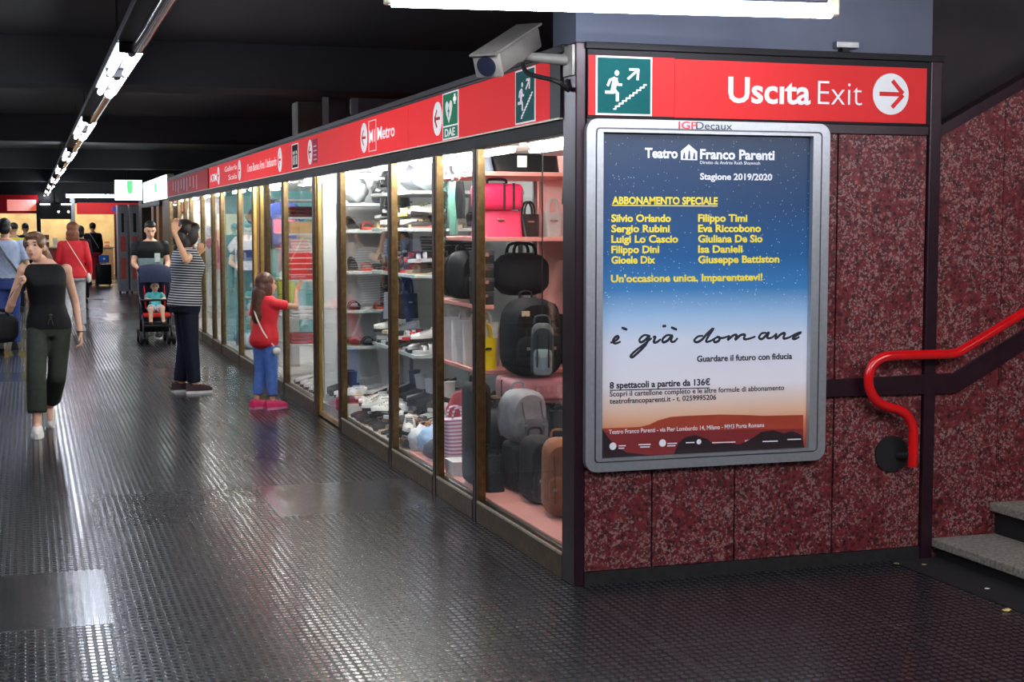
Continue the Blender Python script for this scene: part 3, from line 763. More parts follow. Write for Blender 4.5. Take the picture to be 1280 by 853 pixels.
# ================================================================ surveillance camera at the corner
cc = thing('surveillance_camera', 'beige box surveillance camera bracketed to the corner post above the red fascia', 'camera', (-0.03, 0.1, 2.33))
m_cc = M('beige camera housing', (112, 106, 100), 0.6, spec=0.25, var=0.08)
m_cc2 = M('grey metal bracket', (150, 146, 138), 0.45, 0.3)
lens = PY(611, 81, 0.02); rear = PY(662, 47, 0.28)
d = (lens - rear).normalized(); sd = d.cross(V((0, 0, 1))).normalized(); up = sd.cross(d)
def cbox(bm, c, hw, hh, a, b, bev=0.012):
    n0 = len(bm.verts); bm2 = B(); box(bm2, -hw, hw, a, b, -hh, hh, bev, 2)
    mt = Matrix((( sd.x, d.x, up.x, c.x), (sd.y, d.y, up.y, c.y), (sd.z, d.z, up.z, c.z), (0, 0, 0, 1)))
    me = bpy.data.meshes.new('t'); bm2.to_mesh(me); bm2.free(); me.transform(mt); bm.from_mesh(me); bpy.data.meshes.remove(me)
    return bm
ln = (lens - rear).length
obj('housing', cbox(B(), rear, 0.058, 0.048, 0, ln), m_cc, cc, True, w=True)
obj('sunshield', cbox(B(), rear + up * 0.054, 0.066, 0.006, -0.02, ln + 0.04, 0.004), m_cc, cc, w=True)
obj('front_bezel', cbox(B(), lens, 0.066, 0.054, -0.005, 0.02, 0.01), M('pale camera bezel', (136, 130, 122), 0.5), cc, True, w=True)
obj('lens_window', cyl(B(), lens + d * 0.02, lens + d * 0.027, 0.044, 0.044, 24), M('dark lens glass', (38, 40, 56), 0.06, 0, 0.8), cc, True, w=True)
mid = rear + d * ln * 0.30 - up * 0.05
bmt = B(); cyl(bmt, (0.012, 0.06, 2.345), mid + V((0.02, 0, 0.0)), 0.026, 0.020, 12); ell(bmt, mid, (0.03, 0.03, 0.03))
obj('arm', bmt, m_cc2, cc, True, w=True)
obj('wall_plate', box(B(), -0.02, 0.0, 0.0, 0.12, 2.275, 2.41, 0.005), m_cc2, cc, True, w=True)
obj('cable', tube(B(), smooth_path([rear + d * 0.1 - up * 0.05, rear + d * 0.12 - up * 0.13 - V((0, .05, 0)), V((-0.1, -0.02, 2.245)), V((-0.02, 0.05, 2.215)), V((-0.012, 0.09, 2.26))], 6), 0.011, 8), m_rubber, cc, True, w=True)

# things on the roof of the shops, behind the fascia
t = thing('speaker_box', 'pale grey box loudspeaker standing above the fascia beside the dark pillar', 'loudspeaker', (0.35, 8.1, 2.13))
obj('case', box(B(), 0.16, 0.42, 8.0, 8.3, 2.14, 2.80, 0.02), M('grey speaker case', (120, 116, 108), 0.6), t, True, w=True)
obj('grille', box(B(), 0.17, 0.41, 7.992, 8.0, 2.3, 2.78), M('grey speaker cloth', (96, 94, 90), 0.8, bump=0.3, bs=300), t, w=True)
obj('bracket', box(B(), 0.20, 0.38, 8.05, 8.25, 2.094, 2.14), m_black, t, w=True)
for k, (x, y, wd) in enumerate(((0.25, 6.9, 0.5), (0.9, 7.2, 0.4), (0.3, 5.9, 0.34))):
    struct('wall_pillar', box(B(), x, x + wd, y, y + 0.3, 2.096, CEIL - 0.002), M('dim grey pillar', (74, 70, 76), 0.8))
t = thing('junction_box', 'small black electrical box with white cables above the fascia', 'electrical box', (0.45, 6.85, 2.3))
obj('case', box(B(), 0.40, 0.62, 6.80, 6.898, 2.35, 2.75, 0.01), m_rubber, t, w=True)
obj('cable', tube(B(), smooth_path([(0.43, 6.79, 2.72), (0.43, 6.78, 2.6), (0.47, 6.785, 2.5), (0.50, 6.785, 2.42), (0.53, 6.785, 2.52), (0.55, 6.79, 2.5)], 5), 0.012, 6), m_white, t, w=True)
t = thing('lamp_bracket', 'small metal bracket above the exit sign under the dark ceiling', 'bracket', (1.36, 0.05, 2.45))
obj('plate', box(B(), 1.30, 1.42, 0.02, 0.06, 2.445, 2.475, 0.003), m_steel, t, w=True); obj('foot', box(B(), 1.33, 1.37, 0.02, 0.06, 2.42, 2.446), m_black, t, w=True)
# litter by the stairs
for x, y, s, c, lab in ((1258, 763, 0.02, (214, 190, 120), 'yellowish crumpled paper scrap on the dark floor by the steps, largest of the scraps'), (1234, 737, 0.012, (190, 180, 165), 'tiny pale paper scrap on the dark floor between the steps and the yellowish scrap'),
                        (1155, 707, 0.014, (150, 120, 80), 'brown dry leaf scrap on the floor at the foot of the post'), (1120, 706, 0.016, (120, 108, 84), 'dusty pale scrap at the foot of the granite wall')):
    p = PZ(x, y, 0.0045); bm = B()
    bmesh.ops.create_icosphere(bm, subdivisions=2, radius=s)
    for v in bm.verts: v.co = V((v.co.x * rnd.uniform(.7, 1.2), v.co.y * rnd.uniform(.6, 1.1), (v.co.z + s) * 0.3 * rnd.uniform(.7, 1.2)))
    z0 = min(v.co.z for v in bm.verts)
    for v in bm.verts: v.co += V((p.x, p.y, (0.0045 if p.x > 1.6 else 0.0) - z0))
    tag(obj('paper_scrap', bm, M('scrap %d' % x, c, 0.8), None), lab, 'litter')
# ================================================================ lamps inside the shops
names_z = {0.25: 'over the pink bag window', 1.55: 'over the luggage stack', 2.55: 'over the white handbags', 3.75: 'over the shoe boards', 5.35: 'over the glass door', 6.6: 'in front of the red boxes',
           8.9: 'over the red boxes', 10.2: 'over the hanging shirts', 11.7: 'before the teal panel', 13.4: 'behind the teal panel', 15.2: 'in the far clothes window', 17.0: 'in the last but one window', 18.4: 'in the last window'}
for y, s in names_z.items():
    L = 1.0
    t = thing('shop_lamp', 'fluorescent tube under the shop ceiling ' + s, 'lamp', (0.16 if y > 2 else 0.22, y, 2.03), 0, 'tubes under the shop ceiling')
    obj('tube', cyl(B(), (0, 0.02, 0), (0, L - 0.02, 0), 0.016, 0.016, 10), m_shoptube if y < 2 else m_shoptube2, t, True)
    obj('batten', box(B(), -0.03, 0.03, 0, L, 0.017, 0.038, 0.003), m_wpanel, t)

# ================================================================ shelving
def shelving(label, x0, x1, y0, y1, zs, mat, stop=None, th=0.026, post=m_steel):
    t = thing('display_shelving', label, 'shelving', (x0, y0, 0.12))
    for k, z in enumerate(zs):
        a = (stop or {}).get(k, (x0, x1, y0, y1))
        obj('board', box(B(), a[0], a[1], a[2], a[3], z - th, z, 0.003, 1), mat, t, w=True)
    for x in (x1 - 0.03,):
        for y in (y0 + 0.02, y1 - 0.05):
            obj('post', box(B(), x, x + 0.028, y, y + 0.028, 0.126, max(zs) + 0.02), post, t, w=True)
    return t
ZA = (0.745, 1.14, 1.548, 1.94)
shelving('pink laminate display shelving behind the pink bags and white handbags', 0.262, 0.965, 2.35, 3.36, ZA, m_pink, {1: (0.262, 0.36, 2.35, 3.36)})
ZB = (0.70, 1.27, 1.60, 1.865)
shelving('pale glass shoe shelving full of shoes behind the third and fourth panes', 0.28, 1.1, 4.0, 5.35, ZB, M('frosted shelf glass', (206, 214, 212), 0.25), post=m_chrome)
ZE = (0.46, 0.72, 1.09, 1.39, 1.54, 1.70, 1.87)
shelving('white shelving carrying red boxes behind the pointing girl', 0.08, 1.2, 8.2, 8.9, ZE, m_wpanel, th=0.02)
shelving('small shelves fixed in front of the white partition in the shoe window', 0.18, 0.75, 5.86, 6.28, (0.62, 0.92, 1.24, 1.58, 1.80), M('frosted shelf glass', (206, 214, 212), 0.25), post=m_chrome)
# white stepped riser under the shoe heap
bm = B(); box(bm, 0.34, 1.0, 3.7, 5.3, 0.1185, 0.20); box(bm, 0.635, 1.0, 3.7, 5.3, 0.2005, 0.30)
tag(obj('display_riser', bm, m_wpanel), 'white stepped riser under the heaped shoes behind the fourth pane', 'riser')

# ================================================================ bags and luggage
def fab(col, name=None): return M(name or 'fabric %d %d %d' % col, col, 0.7, spec=0.25, var=0.15, vs=25, bump=0.15, bs=200)
def leather(col): return M('leather %d %d %d' % col, col, 0.32, var=0.08, bump=0.06, bs=90)
def squash(bm, amt, seed):
    r = random.Random(seed)
    for v in bm.verts: v.co += V((r.uniform(-1, 1), r.uniform(-1, 1), r.uniform(-1, 1) * 0.5)) * amt
    return bm
def rounded_prism(w, h, d, rad, taper=0.0, top=0.0):
    """rounded-top body w x d x h standing at z=0, facing -y"""
    bm = B(); rings = []
    n = 7
    for k in range(n):
        t = k / (n - 1); y = -d / 2 + d * t
        s = 1 - 0.10 * (2 * t - 1) ** 4 - (0.06 if k in (0, n - 1) else 0)
        pts = rrect(-w / 2 * s, w / 2 * s, h * (1 - s) * 0.5, h - h * (1 - s) * 0.5, min(rad, w / 2 * s * 0.98), 6)
        rings.append([V((x * (1 - taper * z / h), y * (1 - top * z / h), z)) for x, z in pts])
    return loft(bm, rings)
def backpack(label, loc, w, h, d, col, rot=0.0, pocket=None, group=None, strap_up=0.0, cat='backpack'):
    t = thing('backpack', label, cat, loc, rot, group)
    obj('body', rounded_prism(w, h, d, w * 0.38, 0.08), fab(col), t, True)
    bm = rounded_prism(w * 0.78, h * 0.48, d * 0.34, w * 0.2); bmesh.ops.translate(bm, verts=bm.verts, vec=(0, -d * 0.55, h * 0.05))
    obj('front_pocket', bm, fab(pocket or col), t, True)
    obj('zipper', tube(B(), [(x * 0.86, -d * 0.36, z * 0.92 + h * .02) for x, z in rrect(-w / 2, w / 2, 0.3 * h, h, w * 0.36, 5)[6:18]], 0.004, 6), m_steel, t)
    obj('top_handle', tube(B(), smooth_path([(-0.04, d * 0.3, h - 0.012), (-0.03, d * 0.3, h + 0.03), (0.03, d * 0.3, h + 0.03), (0.04, d * 0.3, h - 0.012)], 4), 0.007, 6), fab(col), t)
    for s in (-1, 1):
        obj('shoulder_strap', tube(B(), smooth_path([(s * w * 0.25, d * 0.46, h * 0.92), (s * w * 0.34, d * 0.62, h * 0.7), (s * w * 0.38, d * 0.6, h * 0.35), (s * w * 0.36, d * 0.46, h * 0.1)], 4), 0.014, 6, 0.006), fab(col), t)
    for s in (-1, 1):
        bs_ = obj('buckle_strap', tube(B(), [(s * w * 0.24, -d * 0.53, h * 0.80), (s * w * 0.24, -d * 0.62, h * 0.60), (s * w * 0.24, -d * 0.735, h * 0.42), (s * w * 0.24, -d * 0.735, h * 0.2)], 0.009, 6, 0.004), fab(tuple(int(c * .7) for c in col)), t)
        obj('buckle', box(B(), s * w * 0.24 - 0.010, s * w * 0.24 + 0.010, -d * 0.78, -d * 0.735, h * 0.36, h * 0.40, 0.002), m_steel, bs_)
    if strap_up: obj('hanging_cord', cyl(B(), (0, d * 0.3, h + 0.02), (0, d * 0.3, strap_up - loc[2]), 0.004, 0.004, 6), m_rubber, t)
    return t
def suitcase(label, loc, w, h, d, col, rot=0.0, tilt=None, ribs=8, group=None, wheels=True, shiny=True, handle=True):
    t = thing('suitcase', label, 'suitcase', loc, rot, group, tilt)
    z0 = 0.035 if wheels else 0
    mt = leather(col) if shiny else fab(col)
    bm = B(); box(bm, -w / 2, w / 2, -d / 2, d / 2, z0, h, 0.035, 3); obj('shell', bm, mt, t, True)
    bm = B(); [box(bm, -w * 0.42 + w * 0.84 * k / (ribs - 1) - 0.008, -w * 0.42 + w * 0.84 * k / (ribs - 1) + 0.008, -d / 2 - 0.006, d / 2 + 0.006, z0 + 0.05, h - 0.05, 0.004, 1) for k in range(ribs)]
    obj('ribs', bm, mt, t)
    obj('zipper', box(B(), -w / 2 - 0.003, w / 2 + 0.003, -0.006, 0.006, z0 + 0.02, h - 0.02, 0.002, 1), m_rubber, t)
    if handle: obj('handle', tube(B(), smooth_path([(-0.06, 0, h - 0.005), (-0.05, 0, h + 0.025), (0.05, 0, h + 0.025), (0.06, 0, h - 0.005)], 4), 0.009, 6), m_rubber, t)
    if wheels:
        for sx in (-1, 1):
            for sy in (-1, 1): obj('wheel', cyl(B(), (sx * (w / 2 - 0.05) - 0.01, sy * (d / 2 - 0.04), 0.02), (sx * (w / 2 - 0.05) + 0.01, sy * (d / 2 - 0.04), 0.02), 0.02, 0.02, 12), m_rubber, t)
    return t
def tote(label, loc, w, h, d, col, rot=0.0, hh=0.14, mat=None, group=None, cat='handbag', buckle=True, name='handbag', flare=0.12):
    t = thing(name, label, cat, loc, rot, group)
    mt = mat or leather(col)
    rings = []
    for k in range(6):
        f = k / 5; ww = w / 2 * (1 - flare * (1 - f)); dd = d / 2 * (1 - 0.55 * f)
        rings.append([V((x, y, h * f)) for x, y in rrect(-ww, ww, -dd, dd, min(ww, dd) * 0.5, 4)])
    obj('body', loft(B(), rings), mt, t, True)
    for s in (-1, 1):
        y = s * d * 0.17
        obj('handle', tube(B(), smooth_path([(-w * 0.26, y, h * 0.8), (-w * 0.24, y, h + hh * 0.5), (-w * 0.1, y, h + hh), (w * 0.1, y, h + hh), (w * 0.24, y, h + hh * 0.5), (w * 0.26, y, h * 0.8)], 4), 0.007, 6), mt, t, True)
    if buckle: obj('buckle', box(B(), -0.022, 0.022, -d * 0.40, -d * 0.34 + 0.012, h * 0.62, h * 0.70, 0.003), m_chrome, t)
    return t
def duffel(label, loc, w, h, d, col, rot=0.0, upright=False, group=None, hh=0.05):
    t = thing('duffel_bag', label, 'bag', loc, rot, group)
    if upright:
        bm = rounded_prism(w, h, d, w * 0.35)
    else:
        rings = []
        for k in range(9):
            f = k / 8; s = 1 - 0.35 * abs(2 * f - 1) ** 5
            rings.append([V((-w / 2 + w * f, y * s, h / 2 + (z - h / 2) * s)) for y, z in rrect(-d / 2, d / 2, 0, h, min(d, h) * 0.38, 4)])
        bm = loft(B(), rings)
    obj('body', bm, fab(col), t, True)
    if upright:
        obj('end_pocket', box(B(), -w * 0.36, w * 0.36, -d * 0.56, -d * 0.40, h * 0.12, h * 0.5, 0.02), fab(col), t, True)
        obj('grab_handle', tube(B(), smooth_path([(-w * 0.25, 0, h - 0.01), (-w * 0.2, 0, h + 0.03), (w * 0.2, 0, h + 0.03), (w * 0.25, 0, h - 0.01)], 4), 0.01, 6), fab(col), t)
    else:
        for s in (-1, 1): obj('handle', tube(B(), smooth_path([(-w * 0.22, s * d * 0.36, h * 0.75), (-w * 0.18, s * d * 0.3, h + hh), (w * 0.18, s * d * 0.3, h + hh), (w * 0.22, s * d * 0.36, h * 0.75)], 4), 0.01, 6), fab(col), t)
    obj('zipper', tube(B(), [(-w * 0.3, -d * 0.38 if upright else 0, h * 0.9 if upright else h + 0.001), (w * 0.3, -d * 0.38 if upright else 0, h * 0.9 if upright else h + 0.001)], 0.005, 6), m_steel, t)
    return t

BK = (18, 19, 22)
def at(px0, px1, Y): a, b = PY(px0, 300, Y).x, PY(px1, 300, Y).x; return (a + b) / 2, b - a
def zat(px, py, Y): return PY(px, py, Y).z
# --- bag window, nearest pane
F0 = 0.1265
x, wd = at(622, 697, 2.5); t = tote('boxy black bag with a white price tag on the topmost pink board', (0.60, 2.56, ZA[3] + .0005), 0.44, 0.105, 0.26, BK, 0.0, 0.005, flare=0.0, buckle=False)
obj('price_tag', box(B(), -0.07, -0.01, -0.133, -0.129, 0.03, 0.1), m_white, t)
tote('slate grey satchel leaning beside the boxy black bag on the topmost pink board', (0.325, 2.50, ZA[3] + .0005), 0.10, 0.10, 0.22, (96, 106, 122), 0.0, 0.005, flare=0.0, buckle=False)
x, wd = at(606, 668, 2.4); suitcase('glossy hot pink cabin case with two black straps on the pink board', (0.42, 2.50, ZA[2] + .1655), 0.29, 0.158, 0.2, (236, 40, 96), 0, None, 2, wheels=False)
tote('hot pink patent handbag directly under the strapped pink case', (0.42, 2.50, ZA[2] + .0005), 0.29, 0.158, 0.22, (242, 70, 112), 0, 0.004, flare=0.0)
for s in (0.01, 0.07): obj('strap', box(B(), s, s + 0.012, -0.108, -0.094, 0.0, 0.160), m_rubber, bpy.data.objects['suitcase'])
tote('black evening bag standing right of the pink bags on the pink board', (0.64, 2.55, ZA[2] + .0005), 0.13, 0.14, 0.12, BK, 0.1, 0.07)
tote('pale grey mini handbag at the end of the pink board', (0.80, 2.55, ZA[2] + .0005), 0.12, 0.15, 0.12, (176, 170, 168), -0.1, 0.08)
for k in range(4):
    t = thing('wallet_box', 'black wallet box with silver clasp on the short pink board, %s up its stack' % ORD[k], 'box', (0.312, 2.46, ZA[1] + .0005 + 0.082 * k), 0.05 * (k % 2), 'stacked black wallet boxes')
    obj('box', box(B(), -0.05, 0.05, -0.09, 0.09, 0, 0.055, 0.004), m_rubber, t); obj('lid', box(B(), -0.052, 0.052, -0.092, 0.092, 0.055, 0.081, 0.004), M('charcoal card', (52, 52, 56), 0.5), t)
    obj('clasp', box(B(), -0.012, 0.012, -0.096, -0.092, 0.045, 0.066), m_chrome, t)
backpack('large black rucksack on the rose suitcase in the nearest pane', (0.50, 2.10, 0.7335), 0.34, 0.46, 0.24, (20, 22, 27), 0.05, (17, 20, 26))
obj('patch', box(B(), -0.10, -0.055, -0.135, -0.12, 0.36, 0.39), M('beige patch', (190, 176, 150), 0.6), bpy.data.objects['backpack'])
duffel('black barrel bag hanging high behind the large rucksack', (0.61, 2.60, 1.21), 0.32, 0.26, 0.22, (22, 22, 28), 0)
bpy.data.objects['duffel_bag'].location.z = 1.185
duffel('bulky black holdall behind the large rucksack on the lowest pink board', (0.71, 2.56, ZA[0] + .0005), 0.46, 0.33, 0.22, (17, 18, 21))
backpack('grey and silver backpack hanging on a cord close to the corner post', (0.145, 0.86, 0.86), 0.12, 0.27, 0.11, (70, 76, 78), -0.3, (168, 178, 180), strap_up=2.066)
tote('dark slim bag hanging high beside the corner post', (0.17, 0.55, 1.72), 0.05, 0.2, 0.07, BK, 0.2, 0.146, flare=0.0, buckle=False)
suitcase('rose metallic ribbed suitcase lying under the large black rucksack', (0.56, 2.12, 0.592), 0.46, 0.14, 0.30, (202, 140, 150), 0, None, 13, wheels=False, handle=False)
duffel('wide black travel bag at the bottom of the luggage stack', (0.50, 2.12, F0), 0.56, 0.43, 0.34, BK, hh=0.006)
suitcase('low black case under the grey backpack on the pink floor', (0.43, 1.74, F0), 0.36, 0.27, 0.30, (19, 20, 24), 0, None, 3, wheels=False, shiny=False, handle=False)
backpack('pale grey backpack standing on a low black case', (0.335, 1.74, F0 + 0.2705), 0.24, 0.30, 0.2, (150, 152, 158), 0.15, (112, 114, 120))
tote('soft black sling bag lying beside the pale grey backpack', (0.555, 1.72, F0 + 0.272), 0.13, 0.17, 0.2, (26, 29, 35), -0.15, 0.03, fab((26, 29, 35)), buckle=False)
duffel('steel blue flat bag behind the brown backpack', (0.62, 1.34, F0), 0.2, 0.44, 0.16, (92, 108, 128), 0.1, True)
tote('quilted black camera bag on the pink floor by the mullion', (0.155, 1.78, F0), 0.13, 0.2, 0.2, (15, 16, 19), 0.05, 0.05, fab((15, 16, 19)), buckle=False)
backpack('black square backpack on the pink floor beside the brown backpack', (0.30, 1.36, F0), 0.19, 0.36, 0.2, (19, 20, 23), 0.05)
backpack('tan brown leather backpack closest to the corner post on the pink floor', (0.285, 0.98, F0), 0.19, 0.40, 0.19, (150, 94, 66), -0.2, (138, 84, 58))
# --- second pane: tall black bag, striped bag, white and yellow handbags, scarves
duffel('tall black wheeled duffel standing against the second pane', (0.132, 1.98, F0), 0.13, 0.60, 0.22, (17, 18, 21), 0, True)
q = N('pink and white stripes'); tc = q.n('ShaderNodeTexCoord'); wv = q.n('ShaderNodeTexWave', bands_direction='Z'); wv.inputs['Scale'].default_value = 14; q.l(tc.outputs['Object'], wv.inputs[0])
q.l(q.ramp(wv.outputs[0], [(0.42, rgb(190, 120, 170)), (0.58, rgb(240, 222, 236))]), q.p.inputs['Base Color'])
tote('pink striped beach bag on the floor behind the second pane', (0.20, 2.62, F0), 0.2, 0.30, 0.22, (220, 160, 200), 0.2, 0.07, q.m, buckle=False)
t = thing('shoe_box', 'small white box under the pink striped beach bag area by the second mullion', 'box', (0.125, 2.36, F0)); obj('box', box(B(), -0.05, 0.05, -0.09, 0.09, 0, 0.06, 0.003), m_white, t); obj('lid', box(B(), -0.053, 0.053, -0.093, 0.093, 0.06, 0.085, 0.003), m_white, t)
t['label'] = 'small white box on the floor beside the striped beach bag'
for k, (y, c, s) in enumerate(((3.22, (226, 222, 222), 'white structured handbag deepest of the three on the lowest pink board'), (2.96, (232, 228, 226), 'white structured handbag in the middle of the three on the lowest pink board'), (2.70, (222, 216, 214), 'white structured handbag next to the yellow one'))):
    tote(s, (0.38, y, ZA[0] + .0005), 0.235, 0.27, 0.12, c, -0.5, 0.07, buckle=False, group='white handbags on the lowest pink board', flare=0.05)
tote('bright yellow handbag on the lowest pink board', (0.335, 2.46, ZA[0] + .0005), 0.13, 0.19, 0.12, (240, 214, 20), 0.1, 0.08)
tote('powder pink handbag beyond the hanging green scarf', (0.55, 2.86, ZA[2] + .0005), 0.18, 0.22, 0.1, (236, 180, 190), 0.3, 0.05)
q = N('sequined dark green'); tc = q.n('ShaderNodeTexCoord'); vo = q.n('ShaderNodeTexVoronoi'); vo.inputs['Scale'].default_value = 60; q.l(tc.outputs['Object'], vo.inputs[0]); sc = q.n('ShaderNodeSeparateColor'); q.l(vo.outputs['Color'], sc.inputs[0])
q.l(q.ramp(sc.outputs[0], [(0.0, rgb(16, 34, 34)), (0.55, rgb(26, 78, 74)), (0.8, rgb(70, 140, 130)), (1.0, rgb(160, 210, 200))]), q.p.inputs['Base Color']); q.p.inputs['Roughness'].default_value = 0.3; q.p.inputs['Metallic'].default_value = 0.3
m_seq = q.m
def scarf(label, x, y, z0, z1, wd, mat, lean=0.0):
    rings = []; t = thing('scarf', label, 'scarf', (x, y, z0))
    for k in range(9):
        f = k / 8; z = z0 + (z1 - z0) * f
        rings.append([V((x + 0.012 * math.sin(9 * u + 3 * f) + 0.008 * s, y + lean * (f - 1) + wd * (u - 0.5) * (0.7 + 0.5 * (1 - f)), z)) for u, s in [(j / 6, 1) for j in range(7)] + [(j / 6, -1) for j in range(6, -1, -1)]])
    obj('cloth', loft(B(), rings), mat, t, True, w=True)
    obj('hook', tube(B(), smooth_path([(x, y, z1 - 0.02), (x - 0.005, y, z1 + 0.015), (x + 0.02, y, z1 + 0.03)], 4), 0.005, 6), m_chrome, t, w=True)
scarf('sequined dark green scarf hanging under the topmost pink board', 0.235, 3.05, 1.42, 1.89, 0.16, m_seq, -0.12)
scarf('mint green scarf hanging beside the sequined one', 0.235, 2.82, 1.56, 1.89, 0.10, fab((130, 190, 170)))
scarf('black fringed scarf hanging near the second mullion', 0.235, 2.66, 1.66, 1.89, 0.10, fab((36, 36, 40)))
backpack('black round backpack hanging under the second pink board', (0.30, 2.76, 1.16), 0.24, 0.30, 0.16, (19, 20, 24), 0.5, strap_up=1.5215)
backpack('small charcoal backpack behind the round one under the second pink board', (0.32, 3.06, 1.16), 0.2, 0.26, 0.14, (34, 35, 39), 0.3, strap_up=1.5215)
suitcase('grey hard case lying on the topmost pink board near the second mullion', (0.36, 2.86, ZA[3] + .0005), 0.18, 0.11, 0.26, (140, 150, 162), 0, None, 4, wheels=False)
tote('black soft bag at the far end of the topmost pink board', (0.36, 3.20, ZA[3] + .0005), 0.18, 0.11, 0.2, (40, 40, 44), 0, 0.004, buckle=False)

# ================================================================ shoes
def shoe(kind, hide=None):
    """one shoe, toe towards -y, sole on z=0"""
    t = thing(kind, 'x', 'shoe', (0, 0, 0))
    L, Wd = 0.25, 0.088
    def foot(f):
        y = L / 2 - L * f
        hw = Wd / 2 * (0.72 + 0.28 * math.sin(PI * min(1, f * 1.1)) if f < 0.7 else 1.0 - 0.62 * ((f - 0.7) / 0.3) ** 2.2)
        return y, hw, 0.005 * math.sin(2 * PI * f)
    n = 12
    def solef(th, lift=lambda f: 0, ext=0.004):
        rings = []
        for k in range(n):
            y, hw, ox = foot(k / (n - 1)); z = lift(k / (n - 1)); hw += ext
            rings.append([(ox - hw, y, z), (ox + hw, y, z), (ox + hw, y, z + th), (ox - hw, y, z + th)])
        return loft(B(), rings)
    def upper(base, hf, w0=1.0, a=0, b=n - 1):
        rings = []
        for k in range(a, b + 1):
            f = k / (n - 1); y, hw, ox = foot(f); z = base(f); h = hf(f); hw *= w0
            rings.append([(ox + hw * math.cos(q), y, z + h * max(0, math.sin(q)) ** 0.7) for q in [PI * j / 8 for j in range(9)]])
        return loft(B(), rings)
    if kind == 'sneaker':
        obj('upper', upper(lambda f: 0.02, lambda f: 0.075 - 0.04 * max(0, f - 0.25) / 0.75 if f > 0.05 else 0.08), None, t, True)
        obj('sole', solef(0.026), None, t)
        obj('opening', box(B(), -0.024, 0.026, 0.03, 0.10, 0.085, 0.097, 0.004), None, t)
        bm = B(); [box(bm, -0.022, 0.028, -0.005 - 0.018 * k, 0.003 - 0.018 * k, 0.085 - 0.008 * k, 0.092 - 0.008 * k, 0.002, 1) for k in range(4)]; obj('laces', bm, None, t)
        mats = ['leather', 'white', 'dark', 'white']
    elif kind == 'pump':
        lift = lambda f: 0.06 * max(0, 1 - f / 0.62) ** 1.3
        obj('upper', upper(lambda f: lift(f) + 0.008, lambda f: 0.048 if f < 0.3 else (0.022 if f < 0.5 else 0.04 - 0.02 * max(0, f - 0.75) / 0.25)), None, t, True)
        obj('sole', solef(0.009, lift, 0.001), None, t)
        obj('heel', cyl(B(), (0, 0.105, 0.002), (0, 0.098, 0.064), 0.009, 0.022, 10), None, t)
        obj('opening', box(B(), -0.022, 0.022, 0.0, 0.09, 0.098, 0.104, 0.002), None, t)
        mats = ['leather', 'tan', 'leather', 'dark']
    elif kind == 'flat_shoe':
        obj('upper', upper(lambda f: 0.008, lambda f: 0.05 if f < 0.3 else (0.026 if f < 0.55 else 0.042 - 0.02 * max(0, f - 0.75) / 0.25)), None, t, True)
        obj('sole', solef(0.011, ext=0.002), None, t)
        obj('opening', box(B(), -0.026, 0.026, -0.02, 0.095, 0.034, 0.055, 0.006), None, t)
        mats = ['leather', 'tan', 'dark']
    elif kind == 'sandal':
        obj('sole', solef(0.024), None, t)
        for yy, h in ((-0.045, 0.04), (0.0, 0.05)):
            obj('strap', tube(B(), [(0.048 * math.cos(q), yy, 0.02 + h * math.sin(q)) for q in [PI * j / 10 for j in range(11)]], 0.016, 6, 0.004), None, t, True)
        obj('heel_strap', tube(B(), [(0.04 * math.cos(q), 0.06 + 0.05 * math.sin(q), 0.05) for q in [PI * j / 10 for j in range(11)]], 0.008, 6, 0.003), None, t, True)
        mats = ['tan', 'leather', 'leather', 'leather']
    else:   # ankle_boot
        obj('upper', upper(lambda f: 0.02, lambda f: 0.085 if f < 0.4 else 0.085 - 0.045 * (f - 0.4) / 0.6), None, t, True)
        rings = []
        for k in range(6):
            z = 0.07 + 0.13 * k / 5; rr = 0.043 - 0.004 * math.sin(PI * k / 5)
            rings.append([(rr * 0.85 * math.cos(q), 0.06 + rr * 1.15 * math.sin(q), z) for q in [2 * PI * j / 14 for j in range(14)]])
        obj('shaft', loft(B(), rings), None, t, True)
        obj('sole', solef(0.022), None, t)
        obj('opening', cyl(B(), (0, 0.06, 0.199), (0, 0.06, 0.202), 0.032, 0.032, 14), None, t)
        mats = ['leather', 'leather', 'dark', 'dark']
    fixed = {'white': M('white shoe rubber', (232, 230, 224), 0.5), 'dark': M('dark shoe lining', (34, 28, 26), 0.8), 'tan': M('tan sole', (176, 138, 98), 0.6), 'leather': M('plain leather', (128, 128, 128), 0.4)}
    for o, k in zip(t.children, mats): o.data.materials.append(fixed[k]); o['mk'] = k
    return t
PROTO = {}
COLS = {'black': (30, 29, 32), 'white': (236, 234, 230), 'red': (206, 30, 40), 'beige': (208, 178, 140), 'pink': (236, 120, 150), 'navy': (34, 44, 84), 'tan': (176, 118, 70), 'brown': (96, 60, 42), 'grey': (130, 130, 134), 'coral': (240, 110, 90), 'silver': (200, 200, 206), 'lemon': (236, 224, 130)}
KN = {'sneaker': 'lace-up sneaker', 'pump': 'heeled pump', 'flat_shoe': 'flat slip-on shoe', 'sandal': 'strappy sandal', 'ankle_boot': 'ankle boot'}
COUNT = {}
